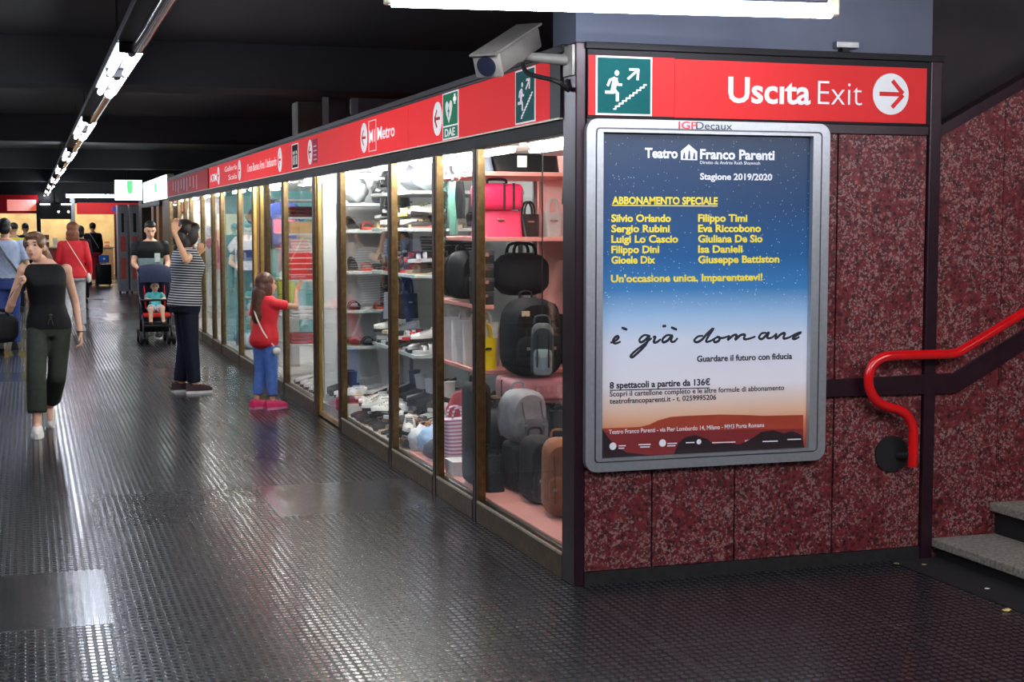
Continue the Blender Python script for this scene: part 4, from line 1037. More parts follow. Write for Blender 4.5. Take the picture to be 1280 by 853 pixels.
def put_shoe(kind, colour, loc, rz, where, group, tilt=(0, 0)):
    if kind not in PROTO: PROTO[kind] = [shoe(kind), False]
    src, used = PROTO[kind]
    key = (kind, colour, where); COUNT[key] = COUNT.get(key, 0) + 1; n = COUNT[key]
    lab = '%s %s %s' % (colour, KN[kind].replace('flat slip-on shoe', 'slip-on shoe'), where)
    if n > 1: lab += ', %s from the near end' % ORD[min(n - 1, 19)]
    lm = leather(COLS[colour])
    if not used:
        PROTO[kind][1] = True; o = src
        o.location = loc; o.rotation_euler = (tilt[0], tilt[1], rz); o['label'] = lab; o['group'] = group
        for c in o.children:
            if c['mk'] == 'leather': c.material_slots[0].link = 'OBJECT'; c.material_slots[0].material = lm
        return o
    o = src.copy(); C.objects.link(o); o.location = loc; o.rotation_euler = (tilt[0], tilt[1], rz); o['label'] = lab; o['group'] = group
    for ch in src.children:
        c = ch.copy(); C.objects.link(c); c.parent = o
        if c['mk'] == 'leather': c.material_slots[0].link = 'OBJECT'; c.material_slots[0].material = lm
    return o
rs = random.Random(21)
def rows(where, group, x, ys, z, kinds, cols, rz=PI / 2 * -1, jit=0.18, step=None):
    for k, y in enumerate(ys):
        put_shoe(rs.choice(kinds), rs.choice(cols), (x + rs.uniform(-.012, .012), y, z + 0.0006), rz + rs.uniform(-jit, jit), where, group)
def fr_(a, b, s): 
    out = []; y = a
    while y <= b: out.append(y); y += s
    return out
BR = ['beige', 'white', 'tan', 'black', 'coral', 'red', 'silver', 'brown']
DK = ['black', 'black', 'navy', 'brown', 'grey']
# heap behind the fourth pane: three steps of the white riser
rows('on the floor of pane four', 'shoes low behind the fourth pane', 0.20, fr_(3.78, 5.2, 0.118), 0.118, ['flat_shoe', 'sandal', 'sneaker', 'pump'], BR, jit=0.1)
rows('on the lower riser step', 'shoes low behind the fourth pane', 0.476, fr_(3.78, 5.2, 0.118), 0.20, ['flat_shoe', 'sandal', 'pump', 'sneaker'], BR + DK, jit=0.1)
rows('on the upper riser step', 'shoes low behind the fourth pane', 0.785, fr_(3.78, 5.2, 0.112), 0.30, ['flat_shoe', 'pump', 'sneaker'], BR + DK, jit=0.1)
def layer2(where, group, x, ys, z, kinds, cols, jit=0.5):
    for y in ys: put_shoe(rs.choice(kinds), rs.choice(cols), (x + rs.uniform(-.03, .03), y, z), -PI / 2 + rs.uniform(-jit, jit), where, group, (rs.uniform(-.16, .16), rs.uniform(-.1, .1)))
layer2('atop the shoe heap at pane four', 'shoes low behind the fourth pane', 0.22, fr_(3.85, 5.15, 0.16), 0.22, ['flat_shoe', 'sandal', 'sneaker'], BR)
layer2('atop the lower riser step', 'shoes low behind the fourth pane', 0.455, fr_(3.85, 5.15, 0.15), 0.302, ['flat_shoe', 'sandal', 'sneaker', 'ankle_boot'], BR + DK)
for k in range(7): put_shoe(rs.choice(['flat_shoe', 'sneaker', 'sandal', 'pump']), rs.choice(BR + ['pink']), (0.115 + 0.122 * k, 3.55, 0.1186), rs.uniform(-.08, .08), 'facing out low at the third mullion', 'shoes low at the third mullion')
for k in range(5): put_shoe(rs.choice(['flat_shoe', 'sandal', 'sneaker']), rs.choice(BR), (0.13 + 0.155 * k, 3.56, 0.222), rs.uniform(-.5, .5), 'atop the shoes at the third mullion', 'shoes low at the third mullion', (rs.uniform(-.15, .1), rs.uniform(-.1, .1)))
# boards of the glass shoe shelving
for z, w_, kinds, cols in ((ZB[0], 'on the lowest glass shoe board', ['sandal', 'flat_shoe', 'sneaker'], ['white', 'beige', 'red', 'black', 'silver', 'white']),
                           (ZB[1], 'on the middle glass shoe board', ['pump', 'flat_shoe', 'sandal'], ['black', 'red', 'beige', 'black', 'silver']),
                           (ZB[2], 'on the top glass shoe board', ['pump', 'sandal', 'sneaker'], ['beige', 'lemon', 'coral', 'white', 'black'])):
    rows(w_, 'shoes on the glass boards', 0.42, fr_(4.09, 5.25, 0.112), z, kinds, cols, jit=0.08)
    layer2(w_.replace('on the', 'piled on the'), 'shoes on the glass boards', 0.41, fr_(4.13, 5.25, 0.15), z + 0.088, [k_ for k_ in kinds if k_ != 'pump'], cols, 0.4)
    for k in range(3): put_shoe(rs.choice(kinds), rs.choice(cols), (0.645 + 0.115 * k, 4.15, z + .0006), rs.uniform(-.15, .15) - 0.2, w_.replace('on the', 'facing out on the'), 'shoes on the glass boards')
for z, w_ in ((0.62, 'on the lowest partition shelf'), (0.92, 'on the second partition shelf'), (1.24, 'on the lower partition shelf'), (1.58, 'on the upper partition shelf')):
    for k in range(3): put_shoe(rs.choice(['pump', 'sandal', 'flat_shoe']), rs.choice(['coral', 'beige', 'white', 'black']), (0.27 + 0.115 * k, 6.02, z + .0006), rs.uniform(-.2, .2), w_, 'shoes on the small shelves')
# behind the glass door and the pane with the red boxes
for k, (x, y, kd, c) in enumerate(((0.17, 5.42, 'flat_shoe', 'white'), (0.19, 5.55, 'flat_shoe', 'beige'), (0.18, 5.69, 'sneaker', 'white'), (0.19, 5.83, 'sneaker', 'grey'), (0.18, 5.98, 'ankle_boot', 'black'), (0.19, 6.13, 'ankle_boot', 'navy'), (0.46, 5.60, 'ankle_boot', 'black'), (0.46, 5.80, 'sneaker', 'pink'))):
    put_shoe(kd, c, (x, y, 0.2006), -PI / 2 + rs.uniform(-.3, .3), 'on the plinth behind the door', 'shoes behind the glass door')
tag(obj('display_plinth', box(B(), 0.07, 0.62, 5.36, 6.22, 0.1185, 0.20, 0.003), m_wpanel), 'low white plinth carrying shoes behind the glass door', 'plinth')
t = thing('shoe_box', 'bright red shoe box on the floor against the glass door', 'box', (0.10, 5.50, 0.05)); t.location = (0.055, 5.60, 0.119)
t2 = t
obj('box', box(B(), -0.002, 0.0, -0.15, 0.12, 0, 0.065, 0.0), M('red card', (214, 50, 40), 0.5), t); obj('lid', box(B(), -0.004, 0.002, -0.155, 0.125, 0.055, 0.08), M('red card', (214, 50, 40), 0.5), t)
bpy.data.objects.remove(t2.children[0]); bpy.data.objects.remove(t2.children[0]); bpy.data.objects.remove(t2)
t = thing('sign_card', 'small red card leaning at the foot of the glass door', 'card', (0.058, 5.55, 0.119))
obj('card', box(B(), -0.004, 0.004, -0.16, 0.16, 0, 0.10, 0.002, 1), M('red card', (214, 50, 40), 0.5), t); obj('foot', box(B(), -0.006, 0.008, -0.03, 0.03, 0, 0.004), m_white, t)
rows('in front before the red boxes', 'shoes before the red boxes', 0.20, fr_(6.62, 8.0, 0.13), 0.118, ['flat_shoe', 'sneaker'], ['black', 'pink', 'white', 'coral', 'grey', 'white'], jit=0.3)
rows('behind them before the red boxes', 'shoes before the red boxes', 0.48, fr_(6.62, 8.0, 0.14), 0.118, ['flat_shoe', 'ankle_boot', 'sneaker'], ['black', 'grey', 'white'], jit=0.3)

# ================================================================ crumpled goods: clothes and wrapped bags
def bundle(label, loc, r, col, seed, rough=0.6, cat='garment', name='folded_garment', group=None):
    rr = random.Random(seed); bm = B()
    bmesh.ops.create_icosphere(bm, subdivisions=3, radius=1)
    ph = [rr.uniform(0, 6) for _ in range(6)]
    for v in bm.verts:
        c = v.co; k = 1 + 0.10 * math.sin(5 * c.x + ph[0]) * math.sin(6 * c.y + ph[1]) + 0.09 * math.sin(9 * c.z + 7 * c.x + ph[2])
        v.co = V((c.x * r[0] * k, c.y * r[1] * k, c.z * r[2] * k))
    z0 = min(v.co.z for v in bm.verts)
    for v in bm.verts: v.co.z = max(v.co.z - z0 - 0.012, 0)
    o = obj(name, bm, M('cloth %d %d %d' % col, col, rough, var=0.15), None, 'all'); o.location = loc; o.rotation_euler = (0, 0, rr.uniform(-.5, .5))
    return tag(o, label, cat, group)
for k, (x, y, z, r, c, s) in enumerate((
        (0.16, 2.90, .1185, (.09, .11, .075), (60, 62, 72), 'dark crumpled cloth at the foot of the third pane'),
        (0.18, 3.14, .1185, (.10, .10, .10), (168, 200, 236), 'light blue crumpled cloth at the foot of the third pane'),
        (0.16, 3.335, .1185, (.09, .075, .09), (232, 232, 236), 'white crumpled cloth by the third mullion'),
        (0.45, 2.98, .1265, (.11, .13, .17), (226, 226, 232), 'white crumpled cloth heaped behind the blue one'),
        (0.24, 3.26, .31, (.07, .08, .06), (240, 70, 160), 'magenta cloth lying on the white cloth behind the third pane'),
        (0.44, 3.28, .1265, (.12, .10, .20), (206, 60, 70), 'red crumpled cloth at the back of the third pane'))):
    if k == 4: x, y, z = 0.45, 2.98, 0.452
    bundle(s, (x, y, z), r, c, k)
for k, (x, y, r, c, s) in enumerate((
        (0.45, 4.14, (.13, .13, .11), (196, 200, 204), 'clear wrapped silver bag above the end of the top glass shoe board'),
        (0.42, 4.45, (.12, .15, .10), (90, 92, 98), 'grey wrapped bag second on top of the shoe shelving'),
        (0.42, 4.78, (.12, .15, .11), (214, 214, 216), 'white wrapped bag third on top of the shoe shelving'),
        (0.42, 5.10, (.12, .15, .10), (60, 60, 66), 'black wrapped bag last on top of the shoe shelving'))):
    bundle(s, (x, y, 1.8656), r, c, 20 + k, 0.2, 'bag', 'wrapped_bag', 'wrapped bags above the shoes')
# black belt rolls and stacked black cases in the fourth pane
for k in range(6):
    t = thing('flat_case', 'flat black case with grey edge on the glass board, %s up in its pile' % ORD[k], 'case', (0.72, 4.70, ZB[1] + .001 + 0.045 * k), 0.04 * (k % 3), 'piled flat black cases')
    obj('case', box(B(), -0.15, 0.15, -0.2, 0.2, 0, 0.04, 0.006), m_rubber, t); obj('edge', box(B(), -0.152, 0.152, -0.202, 0.202, 0.016, 0.024), m_steel, t)
for z, n, s in ((0.92, 6, 'second'), (1.24, 7, 'lower middle'), (1.58, 4, 'upper')):
    for k in range(n):
        t = thing('slim_case', 'slim black case on the %s partition shelf, %s up in its pile' % (s, ORD[k]), 'case', (0.62, 6.06, z + .0006 + 0.029 * k), 0.02 * (k % 3), 'piled slim black cases')
        obj('case', box(B(), -0.07, 0.07, -0.16, 0.16, 0, 0.026, 0.004), m_rubber, t); obj('edge', box(B(), -0.0715, 0.0715, -0.1615, 0.1615, 0.010, 0.016), m_steel, t)
for k, (x, c, s) in enumerate(((0.30, (206, 206, 210), 'silver wrapped bag on the topmost partition shelf'), (0.54, (44, 44, 50), 'black wrapped bag on the topmost partition shelf beside the silver one'))):
    bundle(s, (x, 6.06, 1.8006), (.10, .15, .11), c, 70 + k, 0.2, 'bag', 'wrapped_bag')
for k in range(5):
    t = thing('rolled_belt', 'rolled black belt with chrome buckle hung before the shoe boards, %s from the near end' % ORD[k], 'belt', (0.235, 4.15 + 0.13 * k, 1.36 - 0.035 * (k % 2)), 0, 'rolled belts')
    a = [(0, 0.035 * math.cos(q) * (1 - q / 40), 0.035 * math.sin(q) * (1 - q / 40)) for q in [0.4 * j for j in range(40)]]
    obj('strap', tube(B(), [(0.0, p[1], p[2]) for p in a], 0.012, 6, 0.003), m_rubber, t, True); obj('buckle', cyl(B(), (-0.014, 0, 0), (-0.010, 0, 0), 0.022, 0.022, 14), m_chrome, t)
    obj('hook', cyl(B(), (0.0, 0, 0.03), (0.05, 0, 0.03), 0.004, 0.004, 6), m_chrome, t)
tote('grey glittery handbag hanging under the middle shoe board', (0.33, 4.75, 0.9185), 0.22, 0.2, 0.12, (150, 150, 158), 0.6, 0.11)
tote('black patent handbag hanging beside the glittery one', (0.33, 4.42, 0.9385), 0.20, 0.18, 0.1, BK, 0.6, 0.11)
for k in range(4):
    t = backpack('black backpack hanging in a column beyond the shoe boards, %s from the top' % ORD[k], (0.53, 5.60, 1.68 - 0.32 * k), 0.24, 0.25, 0.16, ((19, 20, 24), (30, 31, 36))[k % 2], -0.4, group='column of hanging black backpacks')
    obj('hanging_cord', cyl(B(), (0, 0.05, 0.27), (0, 0.05, 0.321 if k else 0.386), 0.005, 0.005, 6), m_rubber, t)
# goods on the white shelving behind the girl
for k in range(5):
    t = thing('gift_box', 'red gift box with white band behind the girl, %s up the pile' % ORD[k], 'box', (0.25, 8.36, ZE[2] + .0006 + 0.054 * k), 0.03 * (k % 2), 'piled red gift boxes')
    obj('box', box(B(), -0.15, 0.15, -0.14, 0.14, 0, 0.044, 0.002), M('red card', (214, 50, 40), 0.5), t); obj('band', box(B(), -0.151, 0.151, -0.142, 0.142, 0.044, 0.053), m_white, t)
t = thing('carton', 'brown kraft carton on the upper white shelving', 'box', (0.27, 8.36, ZE[4] + .0006)); obj('carton', box(B(), -0.16, 0.16, -0.14, 0.14, 0, 0.115, 0.003), M('kraft card', (212, 172, 120), 0.7), t); obj('tape', box(B(), -0.161, 0.161, -0.02, 0.02, 0.112, 0.1165), M('tape', (230, 200, 150), 0.3), t)
for k, (z, c, s) in enumerate(((ZE[3], (222, 218, 212), 'cream folded cloth on the middle white shelf above the red boxes'), (ZE[0], (180, 56, 66), 'dark red folded cloth on the lowest white shelf'), (ZE[1], (232, 228, 226), 'white folded cloth on the second lowest white shelf'), (ZE[5], (90, 44, 50), 'maroon folded cloth near the top of the white shelving'))):
    t = thing('folded_cloth', s, 'garment', (0.27, 8.36, z + .0006)); 
    for j in range(3): obj('fold', box(B(), -0.15, 0.15, -0.13 + .006 * j, 0.13, 0.034 * j, 0.034 * j + 0.032, 0.012, 3), fab(c), t, True)
t = thing('ornament_cone', 'small tan cone ornament hanging at the top of the pane with the red boxes', 'ornament', (0.16, 7.2, 1.85)); obj('cone', cyl(B(), (0, 0, 0), (0, 0, 0.11), 0.004, 0.035, 14), M('tan cone', (206, 168, 120), 0.6), t, True); obj('string', cyl(B(), (0, 0, 0.11), (0, 0, 0.216), 0.002, 0.002, 5), m_white, t)
# hanging shirts and garments further along
def shirt(label, loc, col, col2=None, s=1.0, rz=0.0, group='hanging clothes'):
    loc = (max(loc[0], 0.085 + 0.345 * s), loc[1], loc[2])
    t = thing('hanging_shirt', label, 'shirt', loc, rz, group)
    P = [(-.17, -.62), (.17, -.62), (.19, -.22), (.27, -.30), (.33, -.20), (.19, -.02), (.07, 0.02), (-.07, 0.02), (-.19, -.02), (-.33, -.20), (-.27, -.30), (-.19, -.22)]
    obj('cloth', prism(B(), [(a * s, b * s) for a, b in P], lambda a, b: (a, -0.035, b), lambda a, b: (a, 0.035, b)), fab(col), t)
    if col2: obj('print', box(B(), -.165 * s, .165 * s, -0.037, 0.037, -.45 * s, -.25 * s), fab(col2), t)
    obj('hanger', tube(B(), smooth_path([(-.17 * s, 0, -.03), (0, 0, 0.04), (.17 * s, 0, -.03)], 4), 0.006, 6), m_steel, t); obj('hook', cyl(B(), (0, 0, 0.035), (0, 0, 2.066 - loc[2]), 0.003, 0.003, 6), m_steel, t)
    return t
shirt('blue and pink blouse hanging behind the pane beside the doorway', (0.30, 9.9, 1.86), (66, 84, 150), (230, 120, 150), 0.72)
shirt('cream shirt hanging low behind the pane beside the doorway', (0.56, 10.1, 1.62), (232, 214, 196), None, 0.8)
tote('lime green shopping bag standing behind the pane beside the doorway', (0.30, 9.6, 0.8), 0.2, 0.26, 0.14, (196, 206, 70), 0, 0.08, buckle=False)
tag(obj('pedestal', box(B(), 0.20, 0.42, 9.5, 9.72, 0.1185, 0.80, 0.004), m_wpanel), 'white pedestal under the lime shopping bag', 'pedestal')
shirt('dark navy jacket hanging behind the pane after the doorway', (0.26, 11.2, 1.90), (34, 36, 52), None, 0.9)
shirt('white T-shirt with a navy band hanging before the teal panel', (0.32, 12.9, 1.48), (232, 232, 236), (52, 60, 110), 0.7)
shirt('lemon yellow top hanging beside the teal panel', (0.27, 13.85, 1.70), (236, 230, 90), None, 0.8)
shirt('pale pink top hanging beyond the teal panel', (0.30, 15.4, 1.55), (226, 140, 160), None, 0.9)
shirt('white curtain-like dress hanging in the last but one window', (0.22, 17.5, 1.95), (240, 240, 248), None, 1.1)
shirt('white long blouse hanging in the last window', (0.22, 18.9, 1.95), (236, 238, 246), None, 1.1)
for k, (y, c, s) in enumerate(((11.9, (176, 190, 206), 'pale blue glass vase stack on the floor before the teal panel'), (12.4, (120, 150, 170), 'blue crumpled cloth on the floor before the teal panel'))):
    bundle(s.replace('glass vase stack', 'crumpled cloth'), (0.22, y, .1185), (.10, .16, .10), c, 50 + k)
# ================================================================ the far end of the corridor
# beyond the red fascia: a lit white shop sign, a dark portal, a sign box across the corridor
m_lit = mat_lamp('lit white sign face', (236, 250, 244), 3.2)
t = thing('shop_sign', 'long lit white sign box continuing the red fascia', 'sign', (0, 20.0, 2.06))
obj('box', box(B(), -0.02, 0.10, 19.92, 25.4, 2.07, 2.50, 0.01), m_pale, t, w=True)
obj('lit_face', box(B(), -0.028, -0.0205, 19.95, 25.36, 2.085, 2.485), m_lit, t, w=True)
m_litg = mat_lamp('lit green mark', (60, 210, 110), 1.2)
obj('green_mark', box(B(), -0.031, -0.0285, 21.9, 22.5, 2.22, 2.40), m_litg, t, w=True)
t = thing('pharmacy_sign', 'lit white square sign with a green mark hanging across the corridor', 'sign', (-0.22, 27, 2.15))
obj('box', box(B(), -0.51, 0.075, 27.0, 27.14, 2.15, 2.60, 0.01), m_pale, t, w=True)
obj('lit_face', box(B(), -0.50, 0.065, 26.99, 26.9995, 2.16, 2.59), m_lit, t, w=True)
bm = B(); box(bm, -0.25, -0.13, 26.984, 26.9895, 2.36, 2.58); box(bm, -0.235, -0.145, 26.984, 26.9895, 2.30, 2.36)
obj('green_mark', bm, m_litg, t, w=True)
obj('hanger', box(B(), -0.24, -0.20, 27.05, 27.09, 2.60, CEIL + 0.001), m_black, t, w=True)
struct('wall_portal', box(B(), 0.0, 0.12, 19.92, 21.2, 0.0, 2.06), m_brown)
struct('wall_portal_inner', box(B(), 0.9, 1.0, 21.2, 26.0, 0.0, 2.06), M('warm brown wood panel', (150, 100, 54), 0.5, var=0.3, vs=9))
struct('wall_portal_far', box(B(), -0.02, 1.0, 26.0, 26.9, 0.0, 2.14), m_black)
struct('trim_portal_lintel', box(B(), -0.05, 0.12, 21.2, 26.0, 1.98, 2.06), m_black)
for k, (y, c) in enumerate(((22.0, (140, 92, 50)), (23.2, (120, 80, 46)))):
    struct('trim_%d' % (k + 1), box(B(), 0.0, 0.1, y, y + 0.5, 0.0, 1.98), M('bronze door post %d' % k, c, 0.4, 0.3))
t = thing('doorway_glow', 'added warm glow strip standing in the dark portal beyond the shops', 'lamp', (0.5, 25.6, 0.0))
obj('tube', cyl(B(), (0.45, 25.7, 0.4), (0.45, 25.7, 1.95), 0.05, 0.05, 10), mat_lamp('added warm glow', (255, 226, 140), 5), t, w=True); obj('foot', cyl(B(), (0.45, 25.7, 0), (0.45, 25.7, 0.4), 0.08, 0.06, 10), m_black, t, w=True)  # added glow in place of the pale yellow lit doorway gap
# grey metal columns with narrow red posters
m_gm = M('grey sheet metal', (150, 152, 156), 0.4, 0.4, var=0.1)
for k, (x0, x1, s) in enumerate(((-0.30, -0.06, 'grey metal ticket column with narrow red posters, nearest the middle of the corridor'), (-0.03, 0.22, 'grey metal ticket column standing close to the dark portal'))):
    t = thing('metal_column', s, 'column', ((x0 + x1) / 2, 30.2, 0))
    obj('case', box(B(), x0, x1, 30.0, 30.5, 0.06, 2.1, 0.015), m_gm, t, w=True)
    obj('poster', box(B(), x0 + 0.06, x1 - 0.06, 29.992, 30.0, 0.35, 0.85), M('orange red poster', (214, 90, 70), 0.5), t, w=True)
    obj('poster', box(B(), x0 + 0.06, x1 - 0.06, 29.992, 30.0, 1.0, 1.35), M('orange red poster', (214, 90, 70), 0.5), t, w=True)
    obj('slot', box(B(), x0 + 0.09, x1 - 0.09, 29.99, 30.0, 1.45, 1.9), m_rubber, t, w=True)
    for sx in (x0 + 0.03, x1 - 0.05):
        obj('foot', box(B(), sx, sx + 0.03, 30.02, 30.4, 0.0, 0.06), m_rubber, t, w=True)
# far wall: two bright shops under a red band
struct('wall_far', box(B(), -6, 2.5, 44.6, 44.7, 0, CEIL), m_darkwall)
struct('wall_far_side', box(B(), 1.85, 1.95, 19.9, 44.6, 0, CEIL), m_darkwall)
struct('wall_far_upper', box(B(), -6, 1.85, 42.0, 42.1, 2.30, CEIL - 0.001), m_ceil)
t = thing('far_shop_sign', 'red band with a blue and a pink disc over the far shops', 'sign', (-0.5, 41.98, 2.05))
obj('band', box(B(), -0.85, 1.84, 41.95, 42.0, 1.96, 2.32), m_red, t, w=True)
for x, c in ((0.30, (60, 70, 170)), (0.52, (230, 120, 150))):
    obj('disc', cyl(B(), (x, 41.94, 2.12), (x, 41.95, 2.12), 0.09, 0.09, 20), M('disc %d' % c[0], c, 0.4), t, w=True)
t = thing('far_shop_sign', 'dark red band with an orange lit panel over the far left shop', 'sign', (-3, 41.98, 2.05))
obj('band', box(B(), -5.9, -2.0, 41.95, 42.0, 1.98, 2.55), M('dim red sign film', (180, 30, 38), 0.6), t, w=True)
obj('lit_panel', box(B(), -2.9, -2.05, 41.94, 41.9495, 2.06, 2.4), mat_lamp('orange lit panel', (240, 96, 50), 0.8), t, w=True)
struct('pillar_far', box(B(), -1.06, -0.92, 41.6, 41.9, 0, 2.6), m_gm)
struct('pillar_far', box(B(), 0.26, 0.40, 41.7, 42.0, 0, 1.97), M('dark red pillar', (90, 26, 30), 0.5))
struct('pillar_far', box(B(), -2.05, -1.93, 41.7, 42.0, 0, 2.3), m_black)
t = thing('departure_screen', 'dark hanging screen in front of the far shops', 'screen', (-1.5, 40, 1.8))
obj('case', box(B(), -2.0, -1.07, 40.0, 40.2, 1.80, 2.30, 0.02), m_rubber, t, w=True)
obj('hanger', box(B(), -1.56, -1.52, 40.08, 40.12, 2.30, CEIL + .001), m_black, t, w=True)
for x in (-1.95, -1.35):
    obj('lamp_strip', box(B(), x, x + 0.28, 39.96, 39.998, 2.22, 2.26), mat_lamp('small strip lamp', (240, 240, 255), 8), t, w=True)
for x in (-1.43, -1.15):
    obj('spot', cyl(B(), (x, 39.985, 2.02), (x, 39.999, 2.02), 0.03, 0.03, 10), mat_lamp('small strip lamp', (240, 240, 255), 8), t, w=True)
struct('wall_shop_far_back', box(B(), -5.9, 1.84, 44.4, 44.5, 0, 2.3), M('warm shop wall', (250, 232, 196), 0.7, var=0.2, vs=2.5))
m_warm = mat_lamp('warm shop tube', (255, 226, 178), 50)
for x, s in ((-3.6, 'over the far left counter'), (-1.5, 'over the middle far counter'), (0.35, 'over the far shop with oranges')):
    t = thing('shop_lamp', 'warm strip light ' + s, 'lamp', (x, 43.0, 2.2)); obj('tube', cyl(B(), (-0.6, 0, 0), (0.6, 0, 0), 0.04, 0.04, 10), m_warm, t); obj('batten', box(B(), -0.62, 0.62, -0.05, 0.05, 0.04, 0.10), m_wpanel, t)
struct('ceiling_far_shop', box(B(), -5.9, 1.84, 42.1, 44.5, 2.30, 2.34), m_wpanel)
rf = random.Random(5)
for k, (x0, x1) in enumerate(((-5.0, -2.1), (-1.9, -1.1), (-0.85, 0.25), (0.45, 1.7))):
    t = thing('shop_counter', ['long pale counter of the far left shop', 'short counter behind the dark screen', 'counter in the bright far doorway', 'counter under the pink disc'][k], 'counter', ((x0 + x1) / 2, 42.6, 0))
    obj('front', box(B(), x0, x1, 42.5, 42.9, 0, 0.9, 0.01), M('counter %d' % k, ((206, 150, 96), (170, 60, 60), (214, 170, 110), (206, 90, 40))[k], 0.5), t, w=True)
    obj('top', box(B(), x0 - 0.02, x1 + 0.02, 42.46, 42.94, 0.9, 0.94), m_pale, t, w=True)
    n = max(3, int((x1 - x0) / 0.35))
    for j in range(n):
        x = x0 + (x1 - x0) * (j + 0.5) / n; h = rf.uniform(0.12, 0.42); c = rf.choice([(230, 160, 60), (240, 214, 120), (200, 60, 50), (120, 80, 50), (240, 236, 226), (236, 120, 30)])
        b = thing('goods_box', 'small %s pack on the %s' % ({230: 'amber', 240: 'pale yellow', 200: 'red', 120: 'brown', 236: 'orange'}.get(c[0]) if c != (240, 236, 226) else 'white', ['far left counter', 'counter behind the screen', 'bright doorway counter', 'counter under the pink disc'][k]) + ', %s along it' % ORD[j], 'package', (x, 42.7, 0.9405), 0, 'packs on the far counters')
        obj('box', box(B(), -0.08, 0.08, -0.06, 0.06, 0, h, 0.008), M('pack %d %d %d' % c, c, 0.5), b); obj('label_band', box(B(), -0.0805, 0.0805, -0.0605, 0.0605, h * 0.4, h * 0.6), m_wpanel, b)
tt = lamp((-0.43, 40.6, 2.50), 1.5, 'wide lit tube hanging across the far end of the corridor', ang=0.0, r=0.05)
t = thing('poster_stand', 'blue and yellow poster beside the far shop door', 'poster', (0.55, 41.85, 0)); obj('board', box(B(), 0.44, 0.80, 41.8, 41.85, 0.3, 1.9), M('pale poster', (226, 226, 232), 0.5), t, w=True)
obj('disc', cyl(B(), (0.60, 41.79, 1.68), (0.60, 41.8, 1.68), 0.12, 0.12, 16), M('blue disc', (60, 110, 200), 0.5), t, w=True); obj('panel', box(B(), 0.46, 0.78, 41.79, 41.8, 0.95, 1.38), M('yellow panel', (240, 200, 50), 0.5), t, w=True); obj('panel', box(B(), 0.46, 0.78, 41.79, 41.8, 0.4, 0.9), M('orange panel', (230, 100, 40), 0.5), t, w=True)
# ================================================================ people
m_skin = {}
def skin(c):
    k = 'skin %d %d %d' % c
    if k not in MATS:
        m = M(k, c, 0.5, var=0.05, vs=8); m.node_tree.nodes['Principled BSDF'].inputs['Subsurface Weight'].default_value = 0.06
        m.node_tree.nodes['Principled BSDF'].inputs['Subsurface Radius'].default_value = (0.02, 0.008, 0.004)
    return MATS[k]
FEM = [(.78, .150, .105, -.012), (.86, .168, .118, -.014), (.93, .165, .112, -.008), (1.0, .142, .100, 0), (1.08, .126, .092, .004), (1.17, .138, .102, .012), (1.25, .148, .116, .02), (1.32, .155, .098, .008), (1.38, .145, .074, -.004), (1.42, .085, .058, -.010), (1.45, .058, .054, -.010)]
MAL = [(.78, .150, .105, -.01), (.86, .160, .112, -.012), (.93, .158, .110, -.006), (1.0, .150, .104, 0), (1.1, .152, .106, .004), (1.2, .168, .116, .010), (1.28, .182, .120, .012), (1.35, .188, .102, .002), (1.39, .165, .080, -.006), (1.425, .095, .066, -.010), (1.455, .064, .060, -.010)]
